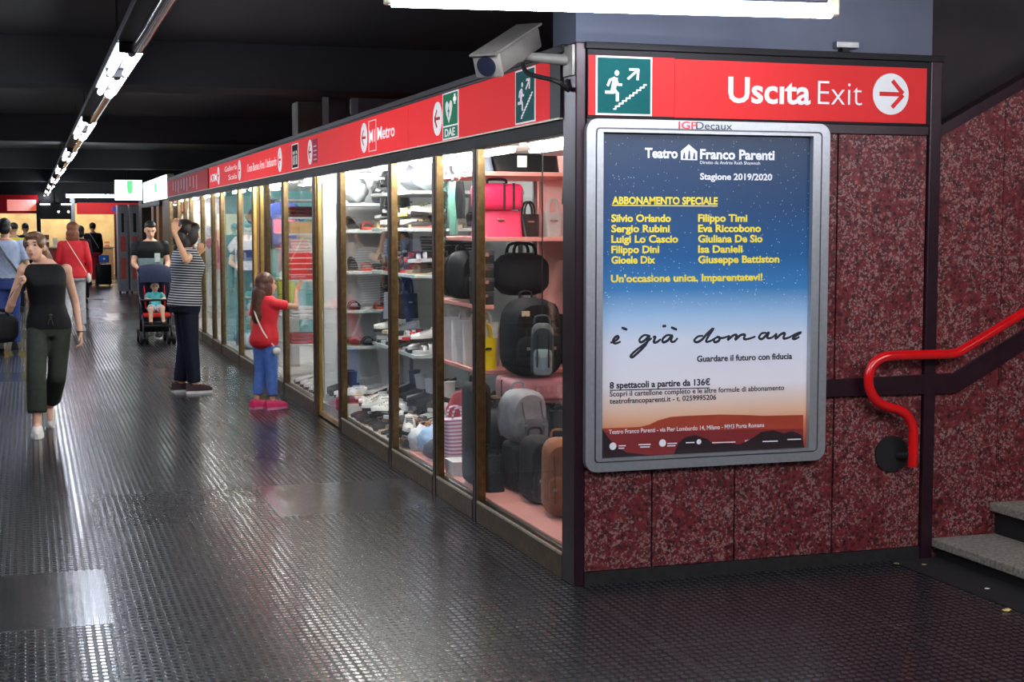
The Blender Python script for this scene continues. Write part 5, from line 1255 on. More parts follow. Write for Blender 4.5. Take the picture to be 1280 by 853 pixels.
def person(label, loc, heading, H=1.7, fem=True, hs=1.0, J=None, lean=(0, 0), look=(0, 0, 0), tone=(206, 160, 132), hair=None, haircol=(40, 28, 22),
           top=None, bottom=None, shoes=None, vox=0.0095, wide=1.0, grip=(0.9, 0.9), handdir=None, group=None, name='person', seated=False, feet=None):
    s = H / 1.70
    t = thing(name, label, 'person', loc, heading, group)
    tab = FEM if fem else MAL
    sx = -1, 1
    D = dict(hipR=(.088, 0, .88), hipL=(-.088, 0, .88), kneeR=(.092, .012, .48), kneeL=(-.092, .012, .48), ankR=(.095, -.02, .085), ankL=(-.095, -.02, .085),
             shR=(.170 if fem else .192, -.012, 1.355), shL=(-.170 if fem else -.192, -.012, 1.355), elR=(.215, -.03, 1.085), elL=(-.215, -.03, 1.085), wrR=(.225, .04, .84), wrL=(-.225, .04, .84), head=(0, .022, 1.585))
    D.update(J or {})
    def sh(z, p):   # shear the trunk by the lean above the hips
        f = max(0, (z - .88) / .55)
        return V((p[0] + lean[0] * f, p[1] + lean[1] * f, p[2]))
    P = {}
    for k, v in D.items(): P[k] = sh(v[2], v) * s if k[:2] in ('sh', 'he') else V(v) * s
    P['head'] = P['head']
    def rings(z0, z1, inf, n=12, bulge=0.0):
        out = []
        for i in range(n):
            z = z0 + (z1 - z0) * i / (n - 1)
            for a, b in zip(tab, tab[1:]):
                if a[0] <= z <= b[0] or b is tab[-1]: break
            f = min(max((z - a[0]) / (b[0] - a[0]), 0), 1)
            rx, ry, yo = [a[k] + (b[k] - a[k]) * f for k in (1, 2, 3)]
            rx, ry = (rx * wide + inf), (ry * wide + inf)
            e = [V((rx * math.copysign(abs(math.cos(q)) ** 0.86, math.cos(q)), yo + ry * math.copysign(abs(math.sin(q)) ** 0.86, math.sin(q)), z)) for q in [2 * PI * j / 20 for j in range(20)]]
            out.append([sh(z, p) * s for p in e])
        return out
    R = (.043, .034, .023) if fem else (.050, .040, .027)
    HR = Euler((look[1], look[2], look[0])).to_matrix()
    hc = P['head']; k = s * hs
    hp = lambda p: hc + HR @ (V(p) * k)
    it = [('l', rings(.80, 1.45, 0.0))]
    # neck and head with jaw, nose, ears, brow
    it += [('c', V((lean[0], -.012 + lean[1], 1.40)) * s, hp((0, -.018, -.055)), .052 * s, .046 * k),
           ('e', hp((0, -.012, .028)), (.074 * k, .092 * k, .086 * k), HR), ('e', hp((0, .022, -.030)), (.059 * k, .070 * k, .084 * k), HR), ('e', hp((0, .052, -.088)), (.030 * k, .030 * k, .026 * k), HR),
           ('c', hp((0, .086, .002)), hp((0, .104, -.034)), .008 * k, .013 * k), ('e', hp((0, .080, .022)), (.045 * k, .016 * k, .012 * k), HR), ('e', hp((0, .082, -.062)), (.022 * k, .014 * k, .012 * k), HR)]
    for q in sx: it.append(('e', hp((q * .075, -.008, -.012)), (.010 * k, .020 * k, .031 * k), HR))
    hands = {}
    for n_, q in (('R', 1), ('L', -1)):
        a, b, c = P['sh' + n_], P['el' + n_], P['wr' + n_]
        it += [('e', a, (R[0] * 1.2 * s,) * 3), ('c', a, b, R[0] * s, R[1] * s), ('c', b, c, R[1] * s, R[2] * s), ('e', b + (c - b) * .28, (R[1] * 1.06 * s,) * 3)]
        d = (handdir or {}).get(n_); d = V(d).normalized() if d else (c - b).normalized()
        side = V((0, 1, 0)) if abs(d.y) < 0.8 else V((0, 0, 1)); side = (side - d * side.dot(d)).normalized()   # thumb side
        nn = d.cross(side) * (-q)                    # palm normal, towards the body
        hk = s * (1.0 + (hs - 1) * .4)
        for o in (-.022, -.007, .008, .022): it.append(('c', c + side * o * .7 * hk, c + (d * .082 + side * o) * hk, .0135 * hk, .0115 * hk))
        g = grip[0 if n_ == 'R' else 1]
        for o, L in ((.026, .062), (.009, .074), (-.009, .068), (-.026, .052)):
            p0 = c + (d * .084 + side * o) * hk; d1 = (d * math.cos(g * .6) + nn * math.sin(g * .6)); d2 = (d * math.cos(g * 1.7) + nn * math.sin(g * 1.7))
            p1 = p0 + d1 * L * .5 * hk; p2 = p1 + d2 * L * .55 * hk
            it += [('c', p0, p1, .0088 * hk, .0082 * hk), ('c', p1, p2, .0082 * hk, .007 * hk)]
        q0 = c + (d * .022 + side * .020) * hk; q1 = q0 + (d * .032 + side * .030 + nn * .01) * hk; q2 = q1 + (d * .028 + side * .006 + nn * .016) * hk
        it += [('c', q0, q1, .012 * hk, .0098 * hk), ('c', q1, q2, .0098 * hk, .008 * hk)]
    for n_ in 'RL':
        a, b, c = P['hip' + n_], P['knee' + n_], P['ank' + n_]
        it += [('c', a, b, .078 * s * wide, .052 * s), ('c', b, c, .050 * s, .034 * s), ('e', b + (c - b) * .3 + V((0, -.012 * s, 0)), (.050 * s, .052 * s, .09 * s))]
        fd = V((feet or {}).get(n_, (0, 1, -.30))).normalized()
        it += [('c', c, c + fd * .13 * s, .034 * s, .026 * s), ('c', c, c + V((0, -.02, -.03)) * s, .034 * s, .03 * s)]
    body = obj('body', blob(it, vox * s, 3), skin(tone), t)
    # face parts
    for q in sx:
        bm = B(); ell(bm, hp((q * .030, .0815, .004)), (.0125 * k, .006 * k, .0065 * k), HR, 10, 6); obj('eye', bm, M('eye dark', (40, 26, 20), 0.25), t, 'all')
        bm = B(); ell(bm, hp((q * .031, .090, .026)), (.020 * k, .006 * k, .0045 * k), HR, 10, 6); obj('eyebrow', bm, M('brow dark', tuple(int(v * .7) for v in haircol), 0.8), t, 'all')
    bm = B(); ell(bm, hp((0, .0945, -.062)), (.021 * k, .004 * k, .0065 * k), HR, 10, 6); obj('mouth', bm, M('lip tone %d' % tone[0], (int(tone[0] * .8), int(tone[1] * .55), int(tone[2] * .55)), 0.45), t, 'all')
    if hair:
        hi = []
        for h in hair:
            if h[0] == 'e': hi.append(('e', hp(h[1]), tuple(x * k for x in h[2]), HR))
            elif h[0] == 'c': hi.append(('c', hp(h[1]), hp(h[2]), h[3] * k, h[4] * k))
        obj('hair', blob(hi, vox * s, 2), M('hair %d %d %d' % haircol, haircol, 0.42, var=0.35, vs=40, bump=0.4, bs=90), t)
    if top:
        inf = top.get('inf', .013); z1 = top.get('z1', 1.425); items = [('l', rings(top['z0'], z1, inf, 14))]
        for n_ in 'RL':
            a, b, c = P['sh' + n_], P['el' + n_], P['wr' + n_]; f = top.get('sleeve', .5); ri = top.get('ri', .013)
            if f <= 0: continue
            e = a + (b - a) * min(f, 1)
            items += [('e', a, ((R[0] * 1.2 + ri) * s,) * 3), ('f', a, e, (R[0] * 1.12 + ri) * s, (R[0] + (R[1] - R[0]) * min(f, 1) + ri * 1.2) * s)]
            if f > 1: items += [('e', b, ((R[1] + ri) * s,) * 3), ('f', b, b + (c - b) * (f - 1), (R[1] + ri) * s, (R[2] + ri * .8) * s)]
        obj(top.get('name', 'shirt'), blob(items, vox * 1.15 * s, 3), top['mat'], t)
        if 'band' in top:
            z0, z1, m = top['band']; obj('colour_block', blob([('l', rings(z0, z1, inf + .010, 8))], vox * s, 1), m, t)
    if bottom:
        inf = bottom.get('inf', .012); f = bottom.get('len', .95); r2 = bottom.get('hem', .055); items = [('l', rings(.80, bottom.get('z1', 1.0), inf, 8))]
        if seated: items = []
        if bottom.get('skirt'):
            zz = .92 - f * .84
            items.append(('l', [[V((r * math.cos(q), r * .8 * math.sin(q), z)) * s for q in [2 * PI * j / 20 for j in range(20)]] for z, r in ((zz, .20), (.5 * (zz + .8), .18), (.82, .165), (.95, .16))]))
        else:
            for n_ in 'RL':
                a, b, c = P['hip' + n_], P['knee' + n_], P['ank' + n_]; rk = bottom.get('knee', .052 + inf + .008)
                items += [('e', a, ((.078 * wide + inf) * s,) * 3), ('c' if f > .5 else 'f', a, a + (b - a) * min(1, f * 2), (.078 * wide + inf) * s, rk * s)]
                if f > .5: items.append(('f', b, b + (c - b) * (f - .5) * 2, rk * s, r2 * s))
        obj(bottom.get('name', 'trousers'), blob(items, vox * 1.15 * s, 3), bottom['mat'], t)
        if bottom.get('belt'): obj('belt', loft(B(), rings(bottom['belt'][0], bottom['belt'][0] + .035, inf + .006, 3)), bottom['belt'][1], t, True)
    if shoes:
        for n_ in 'RL':
            c = P['ank' + n_]; fd = V((feet or {}).get(n_, (0, 1, -.30)))
            yw = math.atan2(-fd.x, fd.y); pt = math.atan2(fd.z + .30 * math.hypot(fd.x, fd.y), math.hypot(fd.x, fd.y))
            mtx = Matrix.Translation(c) @ Euler((pt, 0, yw)).to_matrix().to_4x4() @ Matrix.Translation(V((0, 0, -.085 * s)))
            kf = s * shoes.get('k', 1.0)
            rg, rg2 = [], []
            for i in range(9):
                f = i / 8; y = -.075 + .255 * f; hw = (.034 + .014 * math.sin(PI * min(1, f * 1.05 + .05))) * (1 if f < .85 else 1 - .5 * (f - .85) / .15); hh = .090 - .045 * max(0, f - .35) / .65 if f > .1 else .082
                if f == 1: hw *= .5; hh = .03
                rg.append([V((hw * math.cos(q), y, .018 + hh * max(0, math.sin(q)) ** .7)) * kf for q in [PI * j / 8 for j in range(9)]])
                hw += .004; rg2.append([V((-hw, y, 0)) * kf, V((hw, y, 0)) * kf, V((hw, y, .026)) * kf, V((-hw, y, .026)) * kf])
            bm = loft(B(), rg); bm.transform(mtx); so = obj('shoe', bm, shoes['mat'], t, True)
            bm = loft(B(), rg2); bm.transform(mtx); obj('sole', bm, shoes['sole'], so)
    t['s'] = s
    return t, P, s
def drop(o):   # forget the helper value before the scene is read
    if 's' in o: del o['s']
def child_tube(t, name, pts, r, mat, flat=None):
    return obj(name, tube(B(), smooth_path(pts, 5), r, 8, flat), mat, t, True)

m_blackcloth = fab((22, 22, 25)); m_olive = fab((46, 52, 44)); m_whiteshoe = M('white canvas', (226, 222, 216), 0.6); m_sole = M('white rubber sole', (236, 234, 230), 0.5)
m_navyc = fab((24, 27, 44)); m_denim = fab((92, 126, 200)); m_redc = M('red cotton', (226, 34, 48), 0.65, var=0.08, vs=12)
# --- woman walking towards the camera
x = PY(59, 300, 5.95).x
t, P, s = person('woman walking towards the camera in black sleeveless top and olive wide trousers', (x, 5.95, 0), PI, 1.595, True, 1.04,
    dict(kneeR=(.115, .20, .475), ankR=(.115, .27, .088), kneeL=(-.05, .06, .47), ankL=(.01, -.33, .17), elR=(.315, -.02, 1.03), wrR=(.235, .13, 1.215), elL=(-.215, -.06, 1.07), wrL=(-.245, .05, .83), head=(.062, .03, 1.548)),
    (.03, .02), (-.35, .12, .05), (222, 172, 146), [('e', (0, -.020, .044), (.082, .094, .084)), ('e', (0, .045, .080), (.064, .046, .036)), ('e', (.055, .02, .03), (.03, .05, .05)), ('e', (-.055, .02, .03), (.03, .05, .05)), ('e', (0, -.05, -.02), (.078, .06, .07)), ('c', (-.02, -.10, .0), (-.055, -.115, -.10), .042, .048), ('c', (-.055, -.115, -.10), (-.075, -.10, -.17), .048, .022)], (112, 78, 54),
    dict(z0=.86, z1=1.408, sleeve=0, inf=.016, mat=m_blackcloth, name='tank_top'), dict(len=.86, hem=.080, knee=.078, inf=.014, mat=m_olive), dict(mat=m_whiteshoe, sole=m_sole), wide=1.0,
    grip=(1.5, .8), handdir=dict(R=(-.55, .2, .65)), feet=dict(R=(.05, 1, -.30), L=(0, 1, -1.1)))
drop(t)
bm = B(); tube(bm, [P['wrL'] + V((0.028 * s * math.cos(q), 0.028 * s * math.sin(q), .012 * s)) for q in [2 * PI * j / 16 for j in range(17)]], 0.007, 6, 0.004); obj('bracelet', bm, m_rubber, t, True)
obj('waist_tie', blob([('e', V((-.01, .125, .985)) * s, (.02 * s, .012 * s, .014 * s)), ('c', V((-.01, .128, .98)) * s, V((-.03, .13, .90)) * s, .006 * s, .006 * s), ('c', V((-.01, .128, .98)) * s, V((.015, .13, .91)) * s, .006 * s, .006 * s)], .006), fab((60, 58, 50)), t)
p = PY(13, 408, 5.98); hb = duffel('slouchy black shoulder bag carried by the woman in black', (p.x - 0.09, p.y + 0.02, p.z - 0.13), 0.28, 0.23, 0.16, (24, 24, 27), PI + 0.35, hh=0.02)
strap_top = V((x, 5.95, 0)) + Matrix.Rotation(PI, 3, 'Z') @ (P['wrR'] + V((-.04, .02, .06)))
child = obj('shoulder_strap', tube(B(), smooth_path([(p.x - 0.03, p.y, p.z + 0.10), (p.x + 0.02, p.y - 0.05, p.z + 0.25), strap_top], 6), 0.012, 6, 0.005), fab((24, 24, 27)), hb, w=True)
# --- woman in the striped top, seen from the side
q = N('black and white stripes'); tc = q.n('ShaderNodeTexCoord'); sp = q.n('ShaderNodeSeparateXYZ'); q.l(tc.outputs['Object'], sp.inputs[0])
fz = q.math('FRACT', q.math('DIVIDE', q.math('ADD', sp.outputs[2], q.math('MULTIPLY', sp.outputs[1], 0.06)), 0.024))
q.l(q.ramp(fz, [(0.0, rgb(26, 27, 34)), (0.60, rgb(26, 27, 34)), (0.68, rgb(196, 196, 200)), (0.95, rgb(196, 196, 200)), (1.0, rgb(26, 27, 34))]), q.p.inputs['Base Color']); q.p.inputs['Roughness'].default_value = 0.75
t, P, s = person('woman in striped top and navy trousers with one hand raised to her dark hair', (-0.87, 8.40, 0), -1.40, 1.67, True, 1.06,
    dict(elR=(.335, -.08, 1.31), wrR=(.185, -.15, 1.575), elL=(-.20, .08, 1.11), wrL=(-.07, .15, 1.36), kneeR=(.085, .02, .48), ankR=(.085, .045, .085), ankL=(-.085, -.05, .085), head=(0, .02, 1.575)),
    (0, .01), (-.1, -.08, 0), (214, 162, 126), [('e', (0, -.035, .036), (.092, .10, .090)), ('e', (0, -.065, -.05), (.088, .072, .10)), ('e', (.045, -.02, -.10), (.045, .065, .10)), ('e', (-.045, -.02, -.10), (.045, .065, .10)), ('e', (0, -.07, -.14), (.08, .055, .07)), ('e', (0, .055, .055), (.076, .052, .046)), ('e', (.066, .03, -.02), (.026, .06, .09)), ('e', (-.066, .03, -.02), (.026, .06, .09))], (30, 22, 19),
    dict(z0=.86, sleeve=.12, inf=.032, mat=q.m, name='striped_top'), dict(len=.97, hem=.066, knee=.078, inf=.018, mat=m_navyc), dict(mat=M('maroon sneaker mesh', (62, 36, 42), 0.7, var=0.3), sole=m_sole), wide=1.13,
    grip=(.7, 1.2), handdir=dict(R=(-.25, .12, .8)), feet=dict(R=(.1, 1, -.30), L=(-.05, 1, -.30)))
drop(t)
# --- girl pointing at the glass
h = -1.0
def wl(dx, dy, z, s): return ((dx * math.cos(h) + dy * math.sin(h)) / s, (-dx * math.sin(h) + dy * math.cos(h)) / s, z / s)
gs = 1.20 / 1.70
t, P, s = person('girl in red T-shirt and blue jeans pointing at the shop glass', (-0.345, 6.86, 0), h, 1.20, True, 1.24,
    dict(elR=wl(.262, -.10, .905, gs), wrR=wl(.285, .03, 1.045, gs), shR=(.155, -.005, 1.33), shL=(-.155, -.005, 1.33), elL=(-.215, -.02, 1.05), wrL=(-.215, .06, .82), head=(0, .02, 1.56), kneeR=(.085, .03, .47), ankR=(.10, .02, .088), ankL=(-.10, -.06, .088)),
    (0, .015), (-.25, .05, 0), (216, 160, 126), [('e', (0, -.022, .038), (.088, .096, .090)), ('e', (0, -.07, -.04), (.084, .06, .10)), ('c', (0, -.075, -.08), (0, -.095, -.32), .086, .084), ('c', (0.02, -.095, -.30), (0.02, -.085, -.43), .07, .034), ('c', (-0.03, -.09, -.28), (-0.03, -.085, -.36), .05, .028), ('e', (.07, -.02, -.05), (.024, .05, .09)), ('e', (-.07, -.02, -.05), (.024, .05, .09))], (88, 52, 36),
    dict(z0=.76, sleeve=.62, inf=.026, ri=.02, mat=m_redc, name='t_shirt'), dict(len=.88, hem=.068, knee=.078, inf=.02, mat=m_denim, name='jeans'), dict(mat=M('pink trainer fabric', (232, 52, 110), 0.6), sole=M('pink rubber sole', (236, 150, 180), 0.5), k=1.2), vox=.011, wide=1.06,
    grip=(.15, .8), handdir=dict(R=wl(.5, .35, .75, 1)), feet=dict(R=(.25, 1, -.30), L=(-.15, 1, -.30)))
drop(t)
m_strap = M('white purse strap', (228, 214, 196), 0.5)
child_tube(t, 'purse_strap', [V((-.09, -.09, 1.40)) * s, V((0, -.155, 1.22)) * s, V((.13, -.135, .98)) * s, V((.205, -.03, .80)) * s], 0.007, m_strap, 0.003)
obj('purse', blob([('e', V((.215, .0, .74)) * s, (.04 * s, .06 * s, .05 * s))], .006, 2), M('white purse', (232, 226, 220), 0.4), t)
# --- man behind the stroller
t, P, s = person('man in black and grey-green T-shirt pushing the stroller', (-0.655, 15.52, 0), PI, 1.665, False, 1.04,
    dict(elR=(.245, .06, 1.10), wrR=(.19, .30, 1.03), elL=(-.245, .06, 1.10), wrL=(-.19, .30, 1.03), ankR=(.10, .0, .085), ankL=(-.10, -.08, .085)), (0, .03), (0.05, -.34, 0), (222, 168, 138),
    [('e', (0, -.022, .048), (.079, .090, .080)), ('e', (0, .055, .088), (.058, .035, .028)), ('e', (0, -.05, -.01), (.074, .058, .06))], (22, 18, 18),
    dict(z0=.86, sleeve=.55, inf=.02, ri=.022, mat=m_blackcloth, name='t_shirt', band=(.88, 1.18, fab((132, 156, 158)))), dict(len=.97, hem=.075, knee=.075, mat=fab((36, 38, 44))), dict(mat=m_rubber, sole=m_sole), vox=.012, grip=(1.6, 1.6))
drop(t)
obj('chest_pocket', box(B(), -.125 * s, -.045 * s, .150 * s, .178 * s, 1.12 * s, 1.25 * s, .006), fab((196, 206, 196)), t)
# --- stroller and the small child in it
m_navyf = fab((30, 34, 62)); m_sred = fab((214, 46, 44)); m_frame = M('dark stroller tube', (46, 46, 52), 0.35, 0.6)
st = thing('stroller', 'navy hooded stroller with red seat and black wheels pushed by the man', 'stroller', (-0.655, 14.78, 0), PI)
# local: +y forward (towards the camera), x to its own right
for sx in (-1, 1):
    for sy in (0.30, -0.30):
        w_ = obj('wheel', cyl(B(), (sx * 0.215 - 0.022, sy, 0.085), (sx * 0.215 + 0.022, sy, 0.085), 0.085, 0.085, 22), m_rubber, st, True)
        obj('hub', cyl(B(), (sx * 0.215 - 0.027, sy, 0.085), (sx * 0.215 + 0.027, sy, 0.085), 0.035, 0.035, 12), m_steel, w_)
        w2 = obj('wheel', cyl(B(), (sx * 0.145 - 0.018, sy, 0.085), (sx * 0.145 + 0.018, sy, 0.085), 0.085, 0.085, 22), m_rubber, st, True)
        obj('axle', cyl(B(), (sx * 0.12, sy, 0.085), (sx * 0.24, sy, 0.085), 0.008, 0.008, 8), m_steel, st)
    obj('front_leg', tube(B(), [(sx * 0.18, 0.30, 0.15), (sx * 0.20, 0.06, 0.52), (sx * 0.205, -0.10, 0.66)], 0.013, 8), m_frame, st, True)
    obj('rear_leg', tube(B(), [(sx * 0.18, -0.30, 0.15), (sx * 0.20, -0.12, 0.50)], 0.013, 8), m_frame, st, True)
    obj('handle', tube(B(), smooth_path([(sx * 0.205, -0.08, 0.60), (sx * 0.21, -0.28, 0.90), (sx * 0.20, -0.42, 1.00), (sx * 0.15, -0.47, 1.01)], 5), 0.013, 8), m_frame, st, True)
    obj('seat_side', prism(B(), [(0.16, 0.34), (0.16, 0.50), (-0.10, 0.60), (-0.24, 0.92), (-0.28, 0.92), (-0.20, 0.45), (-0.05, 0.32)], lambda a, b: (sx * 0.19, a, b), lambda a, b: (sx * 0.205, a, b)), m_navyf, st)
obj('seat', box(B(), -0.185, 0.185, -0.14, 0.20, 0.36, 0.42, 0.02), m_sred, st, True)
bm = B(); prism(bm, [(-0.14, 0.42), (-0.10, 0.42), (-0.22, 0.90), (-0.26, 0.90)], lambda a, b: (-0.185, a, b), lambda a, b: (0.185, a, b)); obj('backrest', bm, m_navyf, st)
for sx in (-1, 1): obj('seat_pad', tube(B(), [(sx * 0.13, -0.085, 0.46), (sx * 0.13, -0.165, 0.78)], 0.035, 8, 0.014), m_sred, st, True)
obj('footrest', box(B(), -0.17, 0.17, 0.20, 0.34, 0.24, 0.262, 0.006), m_frame, st)
rings = []
for k in range(8):
    a = -0.15 + 2.0 * k / 7
    rings.append([V((x_ * (1 - 0.0 * k), -0.17 + (0.30 * math.cos(a + 0.3)) * r_, 0.80 + 0.27 * math.sin(a + 0.3) * r_)) for x_, r_ in [(-0.215, .8), (-0.19, .95), (-0.1, 1.02), (0, 1.04), (0.1, 1.02), (0.19, .95), (0.215, .8), (0.20, .76), (0.17, .91), (0.1, .98), (0, 1.0), (-0.1, .98), (-0.17, .91), (-0.20, .76)]])
obj('hood', loft(B(), rings), m_navyf, st, True)
obj('bumper_bar', tube(B(), smooth_path([(-0.205, -0.04, 0.62), (-0.20, 0.16, 0.60), (-0.10, 0.22, 0.60), (0.10, 0.22, 0.60), (0.20, 0.16, 0.60), (0.205, -0.04, 0.62)], 5), 0.014, 8), m_rubber, st, True)
obj('basket', box(B(), -0.17, 0.17, -0.24, 0.18, 0.16, 0.28, 0.02), fab((34, 34, 40)), st, True)
bh = 0.80 / 1.70
def bl(x_, y_, z_): return (x_ / bh, y_ / bh, z_ / bh)
t, P, s = person('small child in turquoise top sitting in the navy stroller', (-0.655, 14.78, 0), PI, 0.80, False, 1.55,
    dict(hipR=bl(.045, -.03, .475), hipL=bl(-.045, -.03, .475), kneeR=bl(.075, .15, .47), kneeL=bl(-.075, .15, .47), ankR=bl(.085, .225, .305), ankL=bl(-.085, .225, .305), shR=bl(.085, -.10, .655), shL=bl(-.085, -.10, .655), elR=bl(.125, -.02, .60), elL=bl(-.125, -.02, .60), wrR=bl(.09, .08, .60), wrL=bl(-.09, .08, .60), head=bl(0, -.07, .775)),
    (0, 0), (0, -.05, 0), (226, 176, 148), [('e', (0, -.022, .046), (.079, .088, .078)), ('e', (0, -.05, 0), (.074, .055, .06))], (44, 28, 22), None, None, dict(mat=m_rubber, sole=m_rubber, k=1.15), vox=.013, seated=True)
drop(t)
bpy.data.objects.remove([c for c in t.children if c.name.startswith('body')][0])
it = [('c', P['hipR'], P['hipL'], .055, .055), ('c', (0, -.04, .49), (0, -.10, .63), .072, .070), ('c', (0, -.10, .66), (0, -.08, .72), .034, .034)]
hk = s * 1.55; hc = P['head']
it += [('e', hc + V((0, -.012, .028)) * hk, (.074 * hk, .088 * hk, .084 * hk)), ('e', hc + V((0, .024, -.03)) * hk, (.060 * hk, .068 * hk, .078 * hk)), ('e', hc + V((0, .095, -.026)) * hk, (.012 * hk,) * 3)] + [('e', hc + V((q * .076, -.008, -.012)) * hk, (.01 * hk, .02 * hk, .03 * hk)) for q in (-1, 1)]
for n_, q in (('R', 1), ('L', -1)):
    it += [('c', P['sh' + n_], P['el' + n_], .028, .024), ('c', P['el' + n_], P['wr' + n_], .024, .018), ('c', P['wr' + n_], P['wr' + n_] + V((-q * .02, .03, 0)), .018, .014), ('c', P['hip' + n_], P['knee' + n_], .048, .038), ('c', P['knee' + n_], P['ank' + n_], .036, .026), ('c', P['ank' + n_], P['ank' + n_] + V((0, .05, -.01)), .024, .02)]
    for j in range(4): it.append(('c', P['wr' + n_] + V((-q * .02, .03, .012 - .008 * j)), P['wr' + n_] + V((-q * .035, .05, .012 - .009 * j)), .0055, .005))
obj('body', blob(it, .006, 3), skin((226, 176, 148)), t)
m_turq = fab((96, 196, 206))
obj('shirt', blob([('c', (0, -.045, .50), (0, -.10, .63), .085, .082)] + [('f', P['sh' + n_], P['sh' + n_] + (P['el' + n_] - P['sh' + n_]) * .75, .040, .038) for n_ in 'RL'] + [('e', P['sh' + n_], (.040,) * 3) for n_ in 'RL'], .008, 2), m_turq, t)
obj('shorts', blob([('f', P['hip' + n_] + V((0, -.03, 0)), P['hip' + n_] + (P['knee' + n_] - P['hip' + n_]) * .75, .064, .058) for n_ in 'RL'], .008, 2), fab((206, 210, 220)), t)
# --- man in the light blue shirt at the edge, walking away
x = PY(6, 300, 14.0).x
t, P, s = person('man in light blue shirt and jeans walking away with a black strap across his back', (x, 14.0, 0), 0.05, 1.70, False, 1.03, dict(elR=(.265, -.05, 1.10), wrR=(.27, .03, .86), kneeR=(.09, .10, .48), ankR=(.10, .16, .085), ankL=(-.10, -.25, .12)), (0, .02), (0, 0, 0), (206, 156, 126),
    [('e', (0, -.024, .046), (.080, .090, .082)), ('e', (0, -.055, -.015), (.074, .055, .07))], (30, 26, 26), dict(z0=.93, sleeve=.75, inf=.02, ri=.022, mat=fab((178, 192, 222))), dict(len=.97, hem=.075, knee=.078, mat=fab((56, 76, 140)), name='jeans', belt=(.935, m_rubber)), dict(mat=m_rubber, sole=m_rubber), vox=.012, wide=1.1, feet=dict(L=(0, 1, -.6)))
drop(t)
child_tube(t, 'cross_strap', [V((-.10, -.09, 1.40)) * s, V((-.02, -.165, 1.25)) * s, V((.10, -.155, 1.08)) * s, V((.175, -.06, .95)) * s], 0.022, m_rubber, 0.004)
# --- woman in red, walking away
t, P, s = person('woman with auburn hair in red jumper and white trousers walking away', (-1.66, 17.34, 0), -0.1, 1.66, True, 1.05, dict(elR=(.235, -.01, 1.10), wrR=(.25, .10, .88), elL=(-.22, .02, 1.10), wrL=(-.19, .14, .93), kneeR=(.09, .08, .48), ankR=(.10, .12, .085), ankL=(-.10, -.18, .11)), (0, .02), (0, 0, 0), (214, 164, 136),
    [('e', (0, -.03, .038), (.092, .098, .088)), ('e', (0, -.06, -.06), (.098, .07, .10)), ('e', (0, -.065, -.12), (.10, .06, .06))], (132, 74, 46), dict(z0=.84, sleeve=1.9, inf=.022, ri=.016, mat=m_redc, name='jumper'), dict(len=.97, hem=.07, knee=.078, mat=fab((214, 212, 216))), dict(mat=m_whiteshoe, sole=m_sole), vox=.012, wide=1.1, feet=dict(L=(0, 1, -.6)))
drop(t)
child_tube(t, 'cross_strap', [V((-.08, -.085, 1.41)) * s, V((.02, -.15, 1.25)) * s, V((.12, -.15, 1.08)) * s, V((.20, -.04, .92)) * s], 0.010, m_strap, 0.003)
obj('side_bag', blob([('e', V((.225, .0, .84)) * s, (.04 * s, .09 * s, .08 * s))], .012, 2), M('white purse', (232, 226, 220), 0.4), t)
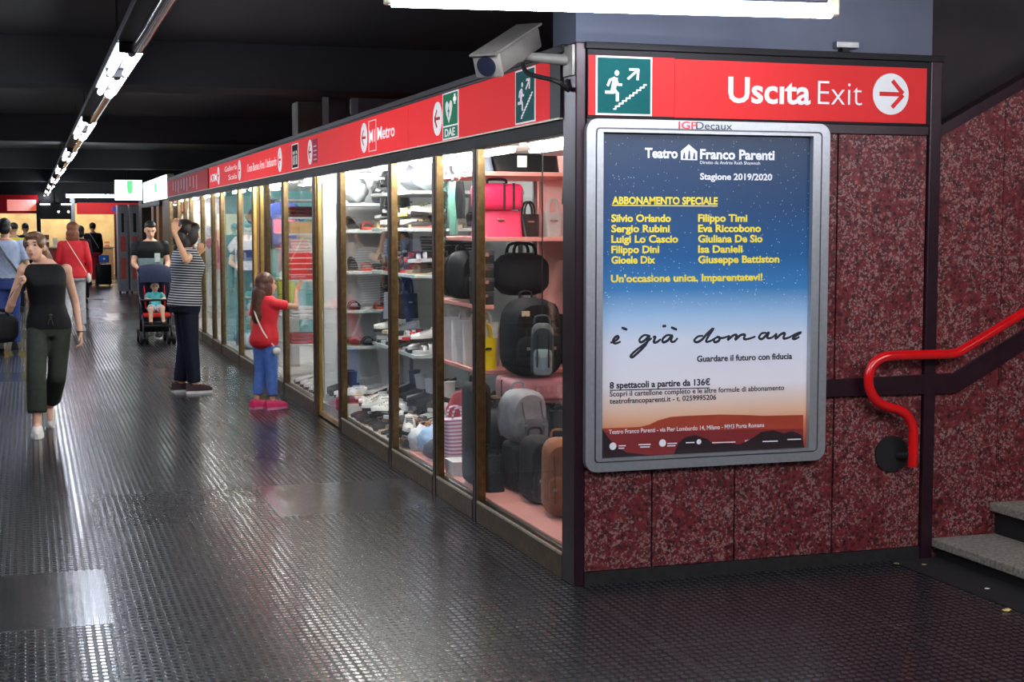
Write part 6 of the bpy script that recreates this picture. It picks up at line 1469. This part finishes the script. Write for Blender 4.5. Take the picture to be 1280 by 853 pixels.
# --- further people, a few pixels each
x = PY(118, 300, 34.6).x
t, P, s = person('distant person in black jacket and long red skirt beside a black suitcase', (x, 35.6, 0), 0.1, 1.68, True, 1.05, None, (0, 0), (0, 0, 0), (206, 156, 130), [('e', (0, -.03, .04), (.086, .096, .086)), ('e', (0, -.075, .06), (.05, .05, .05))], (24, 20, 20),
    dict(z0=.9, sleeve=1.9, inf=.03, ri=.022, mat=m_blackcloth, name='jacket'), dict(len=.9, skirt=True, mat=M('dark red cloth', (176, 28, 44), 0.7), name='skirt'), dict(mat=m_rubber, sole=m_rubber), vox=.016, wide=1.2); drop(t)
child_tube(t, 'white_strap', [V((-.10, -.10, 1.42)) * s, V((0, -.175, 1.25)) * s, V((.14, -.15, 1.0)) * s], 0.02, m_white, 0.004)
p = PZ(129, 357, 0); suitcase('black suitcase standing on the floor beside the distant person in red skirt', (p.x, 34.9, 0.0), 0.40, 0.58, 0.24, (24, 24, 28), 0.1)
t = thing('shopping_bag', 'blue bag resting on the distant black suitcase', 'bag', (p.x + 0.02, 34.9, 0.6245)); obj('body', rounded_prism(0.26, 0.2, 0.16, 0.03), fab((60, 110, 200)), t, True); obj('emblem', cyl(B(), (0.0, -0.081, 0.10), (0.0, -0.086, 0.10), 0.03, 0.03, 12), m_white, t)
x = PY(17, 300, 23.0).x
t, P, s = person('distant person in yellow vest behind the man in light blue', (x, 23.0, 0), 0.2, 1.66, False, 1.03, None, (0, 0), (0.3, 0, 0), (196, 146, 120), [('e', (0, -.024, .046), (.080, .090, .082))], (24, 22, 22), dict(z0=.88, sleeve=.2, inf=.03, mat=M('yellow vest', (238, 226, 40), 0.6), name='vest'), dict(len=.97, hem=.075, mat=m_navyc), dict(mat=m_rubber, sole=m_rubber), vox=.016); drop(t)
x = PY(100.5, 300, 26.0).x
t, P, s = person('distant dark-haired person half hidden behind the woman in red', (x, 26.0, 0), 0, 1.60, True, 1.05, None, (0, 0), (0, 0, 0), (206, 156, 130), [('e', (0, -.03, .04), (.088, .098, .088)), ('e', (0, -.06, -.05), (.085, .06, .09))], (26, 20, 20), dict(z0=.88, sleeve=1.9, inf=.02, mat=fab((60, 50, 60)), name='jumper'), dict(len=.97, hem=.07, mat=m_navyc), dict(mat=m_rubber, sole=m_rubber), vox=.016); drop(t)
x = PY(32, 300, 30.0).x
t, P, s = person('distant person in black jacket standing before the far left shop', (x, 30.0, 0), 0, 1.66, False, 1.03, None, (0, 0), (0, 0, 0), (196, 146, 120), [('e', (0, -.024, .046), (.080, .090, .082))], (24, 22, 22), dict(z0=.88, sleeve=1.9, inf=.025, mat=m_blackcloth, name='jacket'), dict(len=.97, hem=.075, mat=m_navyc), dict(mat=m_rubber, sole=m_rubber), vox=.016); drop(t)
